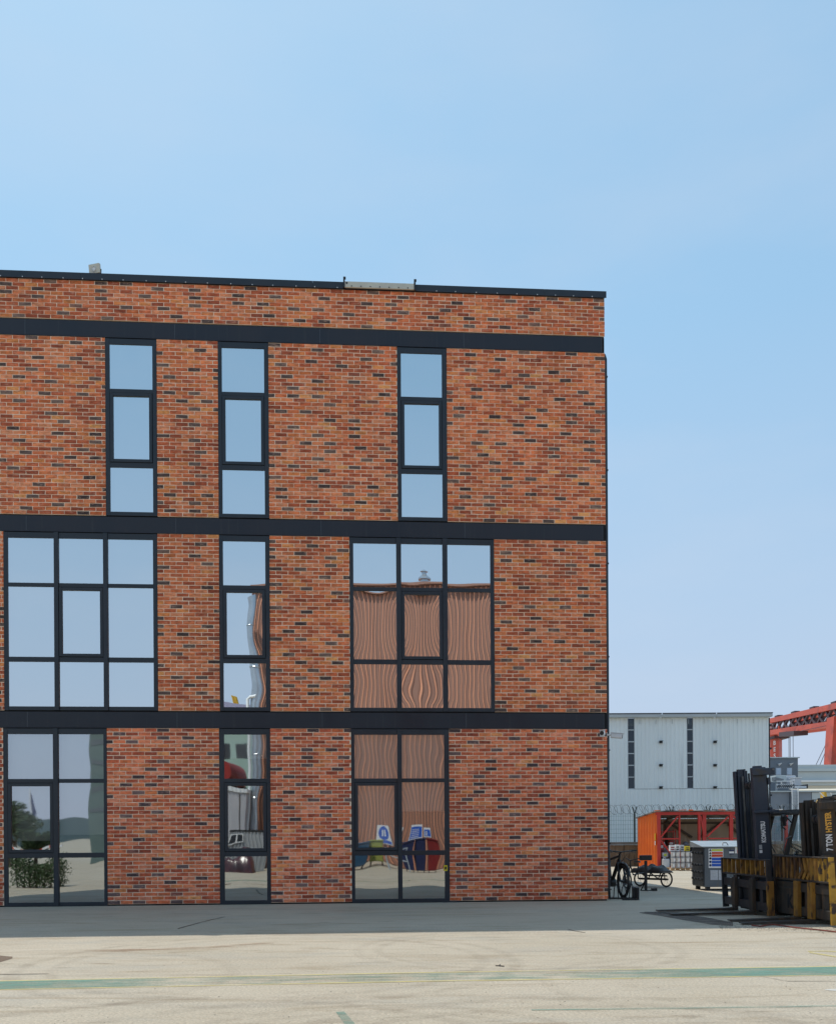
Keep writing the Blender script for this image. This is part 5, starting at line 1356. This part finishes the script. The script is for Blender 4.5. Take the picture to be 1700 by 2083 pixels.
# ------------------------------------------------------------------ red gantry crane
M['crane_red'] = material('crane_red', (.62,.10,.055), (.50,.085,.055), scale=.25, rough=.6, c3=(.36,.07,.05), c3scale=.5, c3lo=.55, c3hi=.72)
M['crane_dark'] = material('crane_dark', (.075,.045,.055), rough=.6)
M['crane_rope'] = material('crane_rope', (.16,.19,.23), rough=.6)
cr = thing('gantry_crane', 'huge red gantry crane with a lattice girder beyond the warehouse', 'crane', (0,0,0))
DA, DB = 215.0, 168.0
def cpt(px, py, d): return P(px, py, d)
TA, TB = cpt(1569, 1466.5, DA), cpt(1712, 1434, DB)
BA, BB = cpt(1564, 1491, DA), cpt(1712, 1470.5, DB)
dirc = (TB-TA); dirc.z = 0; dirc.normalize(); side = Vector((-dirc.y, dirc.x, 0))
if side.x < 0: side = -side
ext = TB + (TB-TA)*.5; extb = BB + (BB-BA)*.5
for off in (0, 5.0):
    m = MB(); m.beam(TA+side*off, ext+side*off, 1.4, 1.15); m.build('top_chord', M['crane_red'], cr)
    m = MB(); m.beam(BA+side*off, extb+side*off, 1.8, 1.15); m.build('bottom_chord', M['crane_red'], cr)
    n = 15
    for k in range(n):
        a, b = k/n, (k+1)/n
        t0, t1 = TA.lerp(ext, a)+side*off, TA.lerp(ext, b)+side*off
        b0, b1 = BA.lerp(extb, a)+side*off, BA.lerp(extb, b)+side*off
        for p, q_ in ((t0, b1), (b0, t1)):
            m = MB(); m.beam(p, q_, .50); m.build('lattice_bar', M['crane_dark'], cr)
e1 = cpt(1563.5, 1466, DA); m = MB(); m.beam(TA+Vector((0,0,-.3))-dirc*.5, BA+Vector((0,0,.2))-dirc*.5, 2.0, 2.0); m.build('end_frame', M['crane_red'], cr)
for k in (0, 1):
    m = MB(); c = cpt(1568.5, 1473.5+k*6.5, DA-2); m.cbox(c, (.9,.3,.45)); m.build('white_panel', M['s_white'], cr)
for k in (0,1,2,3):
    t = TA.lerp(TB, .12+k*.27); m = MB(); m.box(t.x-.6, t.x+.6, t.y-1, t.y+1, t.z+.58, t.z+.95); m.build('walkway_cap', M['crane_dark'], cr)
# left leg with lettering
l0 = cpt(1566, 1500, DA); l1 = cpt(1593, 1500, DA); mid = (l0+l1)/2
fx = cpt(1574.5, 1500, DA).x
m = MB(); m.poly([(l0.x, l0.y, 0), (fx, l0.y-1.2, 0), (fx, l0.y-1.2, l0.z+1.5), (l0.x, l0.y, l0.z+1.5)]); 
m = MB(); zt_ = cpt(1580, 1504, DA).z; m.add([(l0.x,l0.y,0),(fx,l0.y-2.5,0),(l1.x,l0.y+1,0),(fx,l0.y+3.5,0),(l0.x,l0.y,zt_),(fx,l0.y-2.5,zt_),(l1.x,l0.y+1,zt_),(fx,l0.y+3.5,zt_)], [(0,1,5,4),(1,2,6,5),(2,3,7,6),(3,0,4,7),(4,5,6,7)]); m.build('leg', M['crane_red'], cr)
m = MB(); m.box(l0.x-.1, l1.x+.3, l0.y-2.7, l0.y+3.5, zt_+.01, zt_+.6); m.build('leg_cap', M['crane_dark'], cr)
m = MB(); m.box(l0.x, l1.x, l0.y-2.4, l0.y+3, zt_+.61, cpt(1580,1492,DA).z); m.build('leg_head', M['crane_red'], cr)
m = MB(); m.beam((l1.x, l0.y-2, zt_+.3), (l1.x+.9, l0.y-2, zt_+1.0), .35); m.build('bracket', M['crane_dark'], cr)
ef = Vector((fx-l0.x, -2.5, 0)).normalized()
for i, ch in enumerate('BES'):
    c = cpt(1569.6, 1516.5+i*13, DA)
    n_ = ef.cross(Vector((0,0,1)))
    B = Matrix(((ef.x,0,n_.x,0),(ef.y,0,n_.y,0),(0,1,0,0),(0,0,0,1)))
    o = Vector((l0.x,l0.y,0)) + ef*((Vector((fx-l0.x,-2.5,0)).length)*.5)
    lettering('lettering', ch, 1.5, M['s_white'], cr, Matrix.Translation((o.x+n_.x*.03, o.y+n_.y*.03, c.z)) @ B, .01, 'CENTER', bold=.03)
# right leg, slanting
q0, q1 = cpt(1697, 1470, DB), cpt(1688, 1600, DB)
base = q0 + (q1-q0)*(q0.z/(q0.z-q1.z))
m = MB(); m.beam(q0+Vector((0,0,1)), base, 1.7, 3.0, up=(0,1,0)); m.build('leg', M['crane_red'], cr)
base2 = Vector((2*q0.x-base.x+3, base.y+4, 0))
m = MB(); m.beam(q0+Vector((.8,2,0)), base2, 1.7, 3.0, up=(0,1,0)); m.build('leg', M['crane_red'], cr)
# trolley and ropes
ta, tb = cpt(1597, 1494, 200), cpt(1628, 1491, 190)
m = MB(); m.beam(ta, tb, 3, 1.0); m.build('trolley', M['crane_dark'], cr)
m = MB(); m.cbox(cpt(1619,1489,192), (1,1,.5)); m.build('trolley_lamp', M['s_white'], cr)
for a in (1583.5, 1595):
    m = MB(); m.beam(cpt(a,1477,205), cpt(a,1497,205), .35); m.build('hanger', M['crane_red'], cr)
for x in (1603.5, 1606, 1612):
    p = cpt(x, 1497, 195); m = MB(); m.beam(p, (p.x,p.y,2), .10); m.build('rope', M['crane_rope'], cr)
for a, b in (((1683,1505),(1658,1557)),((1684,1515),(1666,1557)),((1683,1530),(1675,1557)),((1628,1487),(1690,1474))):
    m = MB(); m.beam(cpt(*a,172), cpt(*b,172), .10); m.build('stay_cable', M['crane_rope'], cr)
# ------------------------------------------------------------------ what stands opposite, behind the camera, and shows in the glass
RA = 2*TH
def opp(name, label, cat, px, depth, group=None):
    p = RP(px, 1750, depth); p.z = 0
    return thing(name, label, cat, p, RA, group)
def width(px0, px1, depth): return (px1-px0)*depth/FPX
def height(py, depth, px=850): return P(px, py, depth).z
M['corr_tan'] = material('weathered_corrugated', (.39,.205,.150), (.33,.170,.125), scale=.5, rough=.6, stretch=(2,2,.3), c3=(.34,.14,.08), c3scale=1.2, c3lo=.60, c3hi=.72, c3stretch=(3,1,.2))
M['corr_edge'] = material('corrugated_crest', (.86,.38,.22), (.80,.34,.19), scale=1, rough=.5)
M['galv'] = material('galvanised_duct', (.52,.56,.60), (.44,.48,.52), scale=2, rough=.3, metal=.7)
SD = 42.0
sw = width(518, 1190, SD); shh = height(1192, SD)
cs = opp('corrugated_shed', 'large rust pink corrugated metal shed facing the brick building across the yard', 'shed', 518, SD)
x = 0; k = 0
while x < sw:
    w_ = min(3.12, sw-x); m = MB(); sheet(m, x, x+w_, .05, shh, 0, .24, .06, 1); m.build('cladding_sheet', M['corr_tan'], cs, fix=False)
    x += w_
m = MB()
x = 0
lr = random.Random(21)
while x < sw:
    o_ = lr.uniform(-.02,.02); w2 = lr.uniform(.022,.05); m.box(x+.172+o_-w2/2, x+.172+o_+w2/2, .061, .070, .05, shh-.02); x += .24
o = m.build('sheet_laps', M['corr_edge'], cs); o['kind'] = 'stuff'
m = MB(); m.box(0, sw, -9, -.01, 0, shh-.05); m.build('body', M['corr_tan'], cs)
m = MB(); m.poly([(-.1,.25,shh), (sw+.1,.25,shh), (sw+.1,-9,shh+.7), (-.1,-9,shh+.7)], (0,0,.08)); m.build('roof', M['corr_tan'], cs)
m = MB(); xx = width(518, 868, SD); m.lathe([(.22,shh+.1),(.22,shh+.5),(.32,shh+.52),(.32,shh+.6),(.12,shh+.8),(.12,shh+.95),(.2,shh+1.0),(.02,shh+1.15)], 14, (xx,-1,0)); m.build('roof_vent', M['galv'], cs)
for (a, b, y0, y1) in ((764,800,1684,1722),(822,858,1682,1716),(862,884,1690,1714)):
    x0, x1 = width(518,a,SD), width(518,b,SD); z0, z1 = height(y1,SD), height(y0,SD)
    m = MB(); m.box(x0, x1, .075, .10, z0, z1); s = m.build('safety_sign', M['s_white'], cs)
    if a == 764:
        m = MB(); c = Vector(((x0+x1)/2, .101, z0+(z1-z0)*.58)); m.cyl(c, c+Vector((0,.006,0)), (z1-z0)*.36, n=24); m.build('sign_disc', M['s_blue'], s)
        m = MB()
        for d in (-1,1): m.poly([c+Vector((d*.04,.007,-.16)), c+Vector((d*.13,.007,-.16)), c+Vector((d*.12,.007,.14)), c+Vector((d*.03,.007,.14))], (0,.004,0))
        m.build('sign_boot', M['s_white'], s)
        m = MB(); m.box(x0+.04, x1-.04, .101, .106, z0+.04, z0+.18); m.build('sign_band', M['s_blue'], s)
    else:
        m = MB(); m.box(x0+.04, x1-.04, .101, .106, z0+.05, z1-.12); m.build('sign_band', M['s_blue'], s)
        m = MB()
        for k in range(5): m.box(x0+.10, x1-.25, .107, .109, z0+.10+k*(z1-z0-.3)/5, z0+.13+k*(z1-z0-.3)/5)
        o = m.build('sign_lines', M['s_white'], s); o['kind'] = 'stuff'
dt = opp('flue_duct', 'shiny galvanised duct rising along the left edge of the corrugated shed', 'duct', 523, 41)
h_ = height(1205, 41)
m = MB(); m.tube([(0,0,0),(0,0,h_*.5),(0,0,h_-.5),(-.12,0,h_)], .23, 18); m.build('pipe', M['galv'], dt, smooth=True)
for k in range(6):
    m = MB(); m.torus((0,0,1.5+k*2.), (0,0,1), .235, .03, 18, 6); m.build('joint_ring', M['galv'], dt)
dt2 = opp('thin_pipe', 'thin white pipe beside the galvanised duct', 'pipe', 508, 40.8)
m = MB(); m.tube([(0,0,0),(0,0,height(1412,41)),(.1,0,height(1408,41)),(.3,0,height(1408,41))], .07, 10); m.build('pipe', M['s_white'], dt2, smooth=True)
M['cabin'] = material('cabin_grey_white', (.50,.48,.50), (.44,.43,.45), scale=1, rough=.6)
cn = opp('site_cabin', 'pale flat roofed site cabin left of the corrugated shed', 'cabin', 440, 40)
w_ = width(440, 500, 40); z = height(1602, 40)
m = MB(); m.box(0, w_, -3, 0, .05, z); m.build('wall', M['cabin'], cn)
m = MB(); sheet(m, -.1, w_+.1, z, z+.22, .05, .2, .05, 1); m.box(-.1, w_+.1, -3.1, .04, z+.001, z+.2); m.build('roof_edge', M['s_white'], cn)
m = MB(); m.box(w_*.72, w_*.76, .001, .03, .1, z-.1); m.build('corner_strip', M['fork_brown'], cn)
gf = opp('grey_hoarding', 'low grey corrugated metal hoarding in front of the pale cabin', 'hoarding', 452, 38.5)
w_ = width(452, 545, 38.5); z = height(1690, 38.5)
m = MB(); sheet(m, 0, w_, 0.02, z, 0, .18, .05, 1); m.build('sheet', material('grey_corrugated', (.40,.41,.42), (.33,.34,.35), scale=1, rough=.5), gf, fix=False)
m = MB(); m.box(0, w_, -.1, .055, z, z+.1); m.build('cap', M['black'], gf)
wf = MB(); wf.box(.1, .95, .06, .10, z-.62, z-.12); f = wf.build('window', M['s_white'], gf)
for a in (.15, .57):
    m = MB(); m.box(a, a+.33, .101, .105, z-.57, z-.17); m.build('pane', M['vent_dark'], f)
hp = opp('wrapped_bundle', 'bundle wrapped in black plastic sheet in front of the grey hoarding', 'bundle', 487, 36.9)
heap(hp, 'sheet', material('maroon_plastic', (.10,.035,.04), (.04,.02,.025), scale=2, rough=.25), lambda u, v, z: Vector((-.75+1.5*u, -.6+1.2*v, z)), h=.95, amp=.10, seed=5)
tkk = opp('storage_tank', 'dark red round storage tank beside the pale cabin', 'tank', 452, 46)
m = MB(); zc = height(1563, 46); m.cyl((0,-4,zc), (0,0,zc), .52, n=28); m.build('shell', M['box_red'], tkk, smooth=True)
m = MB(); m.box(-.6,.6,-3.5,-3.2,0,zc-.4); m.box(-.6,.6,-.8,-.5,0,zc-.4); m.build('cradle', M['fork_brown'], tkk)

def bin_(label, px, depth, col, h=1.25, w=.72, grp='waste bins in front of the corrugated shed'):
    t = opp('waste_bin', label, 'bin', px, depth, grp)
    m = MB(); w2 = w/2; w1 = w2*.82
    vs = [(-w1,-w1,.12),(w1,-w1,.12),(w1,w1,.12),(-w1,w1,.12),(-w2,-w2,h),(w2,-w2,h),(w2,w2,h),(-w2,w2,h)]
    m.add(vs, [(0,3,2,1),(4,5,6,7),(0,1,5,4),(1,2,6,5),(2,3,7,6),(3,0,4,7)]); m.build('bin_body', col, t, bevel=.03)
    m = MB(); m.poly([(-w2-.04,-w2-.04,h+.005),(w2+.04,-w2-.04,h+.005),(w2+.04,w2+.04,h+.005),(-w2-.04,w2+.04,h+.005)], (0,0,.07)); m.build('lid', col, t, bevel=.02)
    for sx in (-1,1):
        m = MB(); m.torus((sx*w1*.8,w1*.7,.08), (1,0,0), .055, .025, 14, 6); m.build('wheel', M['rubber'], t)
    return t
M['bin_blue'] = material('bin_blue', (.015,.065,.13), (.018,.075,.15), scale=3, rough=.4)
M['bin_navy'] = material('bin_navy', (.010,.018,.07), (.014,.024,.09), scale=3, rough=.4)
M['bin_red'] = material('bin_red', (.22,.014,.016), (.18,.014,.016), scale=3, rough=.4)
M['bin_lime'] = material('bin_lime', (.36,.38,.09), (.30,.33,.08), scale=3, rough=.4)
D_ = 37.8
bin_('pale blue waste bin at the left of the bin row', 733, D_, M['bin_blue'], 1.1, .7)
bin_('lime green rounded waste bin next to the pale blue one', 764, D_+.6, M['bin_lime'], 1.15, .62)
bin_('dark blue waste bin on the left of the navy pair', 826, D_, M['bin_navy'], 1.12, .58)
bin_('dark blue waste bin touching the red one', 854, D_+.2, M['bin_navy'], 1.12, .58)
bin_('red waste bin at the right end of the bin row', 885, D_, M['bin_red'], 1.12, .6)
br = opp('barrier', 'low grey tubular barrier between the waste bins', 'barrier', 782, D_-.8)
m = MB(); m.tube([(0,0,0),(0,0,.9),(.9,0,.9),(.9,0,0)], .03, 8); m.tube([(0,0,.5),(.9,0,.5)], .02, 8); m.build('frame', M['gutter'], br, smooth=True)
# trees, hill, tall tower edge, railings at the left
M['leaf'] = material('tree_leaf', (.045,.085,.030), (.075,.12,.045), scale=1.5, rough=.7)
M['bark'] = material('tree_bark', (.10,.075,.05), (.07,.05,.035), scale=5, rough=.9)
def tree(label, px, depth, top, rad, seed):
    t = opp('tree', label, 'tree', px, depth, 'trees across the yard')
    q = random.Random(seed); H = height(top, depth)
    m = MB(); m.cyl((0,0,0), (.1,.05,H*.5), .16, .08, 8)
    for k in range(5):
        a = k*1.3; m.cyl((.05,.02,H*(.3+.05*k)), (rad*.6*math.cos(a), rad*.6*math.sin(a), H*(.55+.07*k)), .06, .02, 6)
    m.build('trunk', M['bark'], t)
    m = MB()
    cl = [(q.uniform(-1,1)*rad*.75, q.uniform(-1,1)*rad*.7, H*q.uniform(.42,.9), rad*q.uniform(.3,.5)) for _ in range(16)]
    for c in cl:
        for _ in range(330):
            d = Vector((q.gauss(0,1), q.gauss(0,1), q.gauss(0,1))).normalized()*c[3]*q.random()**.4
            p = Vector(c[:3]) + d; n = Vector((q.gauss(0,1),q.gauss(0,1),q.gauss(0,1))).normalized(); u = n.orthogonal().normalized(); v = n.cross(u); s = q.uniform(.05,.11)
            m.add([p-u*s, p+v*s*.5, p+u*s, p-v*s*.5], [(0,1,2,3)])
    o = m.build('crown', M['leaf'], t, fix=False)
    return t
tree('dense green tree seen mirrored in the lower left window', 32, 52, 1628, 1.1, 1)
tree('shorter green tree to the right of the first, seen mirrored', 70, 54, 1690, .9, 2)
tree('broad green tree at the far left of the yard', -60, 50, 1615, 1.6, 3)
M['hill'] = material('far_hill', (.10,.15,.17), (.085,.13,.15), scale=.01, rough=1)
m = MB(); pts = []; q = random.Random(2); n = 60
prof = [RP(-500+k*40, 1680 + 9*math.sin(k*.33) - 7*math.sin(k*.8+1) + (0 if k < 30 else (k-30)*.4), 900) for k in range(n)]
prof2 = [RP(-500+k*40, 1690 + 6*math.sin(k*.4), 1500) for k in range(n)]
vs = [Vector((p.x,p.y,-1)) for p in prof] + prof + [Vector((p.x,p.y,p.z*1.1)) for p in prof2] + [Vector((p.x,p.y,-1)) for p in prof2]
fs = [(i+j*n,i+1+j*n,i+1+(j+1)*n,i+(j+1)*n) for i in range(n-1) for j in range(3)]
m.add(vs, fs); struct(m.build('hill', M['hill'], fix=False))
tw_ = opp('grey_tower', 'tall dull green grey block across the yard, mirrored in the left window', 'building', 186, 60)
w_ = width(186, 236, 60)
m = MB(); m.box(0, w_, -6, 0, 0, height(1486, 60)); m.build('wall', material('tower_grey_green', (.13,.19,.18), (.11,.16,.155), scale=.5, rough=.7), tw_)
for k in range(4):
    m = MB(); m.box(.15, w_-.15, .001, .03, height(1500+k*46,60)-.3, height(1500+k*46,60)); m.build('ledge', M['cab_grey'], tw_)
m = MB(); m.box(-.05, w_+.05, -6, .05, height(1486,60)+.001, height(1486,60)+.2); m.build('roof_edge', M['gutter'], tw_)
ral = opp('red_white_boom', 'red and white striped boom barrier across the yard', 'barrier', 18, 48)
m = MB()
for k in range(8):
    m = MB(); m.beam((k*.35,0,1.0+k*.012), (k*.35+.35,0,1.0+k*.012), .12); m.build('boom_section', M['s_white'] if k % 2 else M['s_red'], ral)
m = MB(); m.box(-.2,.1,-.1,.1,0,1.1); m.build('boom_post', M['fork_brown'], ral)
gm = opp('bush', 'low dark green bush across the yard, mirrored in the bottom left panes', 'bush', 14, 25)
q = random.Random(12); w_ = width(14, 118, 25)
m = MB()
for k in range(7): m.cyl((w_*(k+.5)/7, -.3, 0), (w_*(k+.5)/7+q.uniform(-.1,.1), -.3+q.uniform(-.2,.2), .7), .025, .01, 6)
m.build('stem', M['bark'], gm)
m = MB()
for _ in range(5200):
    u = q.random(); top = .78 + .16*math.sin(u*9) + .10*math.sin(u*23+1)
    p = Vector((u*w_, -.35+q.gauss(0,.26), q.random()**.7*top)); n = Vector((q.gauss(0,1),q.gauss(0,1),q.gauss(0,1))).normalized(); a = n.orthogonal().normalized(); b = n.cross(a); s_ = q.uniform(.02,.045)
    m.add([p-a*s_, p+b*s_*.5, p+a*s_, p-b*s_*.5], [(0,1,2,3)])
m.build('foliage', M['leaf'], gm, fix=False)
fp = opp('flag_pole', 'slim white flag pole across the yard', 'flag pole', 60, 75)
m = MB(); m.cyl((0,0,0),(0,0,height(1615,75)), .06, .03); m.build('pole', M['s_white'], fp)
m = MB(); z = height(1618,75); m.poly([(0,0,z),(0,.02,z-1.6),(.12,.05,z-2.0),(.25,.02,z-1.5),(.12,-.02,z-.4)], (0,.01,0)); m.build('flag', M['s_navy'], fp)

ys = opp('yellow_tower_crane', 'far yellow lattice tower mirrored low in the narrow middle window', 'crane', 487, 110)
m = MB(); z = height(1404, 110)
for sx in (-1,1):
    for sy in (-1,1): m.beam((sx*.8,sy*.8,0), (sx*.12,sy*.12,z), .22)
for k in range(14):
    t0, t1 = k/14, (k+1)/14; r0, r1 = .8-.68*t0, .8-.68*t1
    m.beam((-r0,r0,z*t0), (r1,r1,z*t1), .14); m.beam((r0,-r0,z*t0), (-r1,-r1,z*t1), .14)
m.build('lattice', M['mach_yellow'], ys)
m = MB(); m.box(-.6,.6,-.6,.6,0,1.0); m.build('footing', M['gutter'], ys)

tb_ = opp('pale_green_block', 'pale green flat roofed block behind the dark red tank', 'building', 436, 70)
w_ = width(436, 514, 70); z = height(1434, 70)
m = MB(); m.box(0, w_, -6, 0, 0, z); m.build('wall', material('pale_green_render', (.42,.55,.48), (.36,.49,.42), scale=.6, rough=.8), tb_)
m = MB(); m.box(-.1, w_+.1, -6.1, .1, z+.001, z+.5); m.build('roof_edge', material('lilac_edge', (.32,.30,.42), rough=.7), tb_)
for k in range(2):
    m = MB(); m.box(.4+k*1.4, 1.3+k*1.4, .001, .03, z-4.2, z-2.9); m.build('window', M['vent_dark'], tb_)
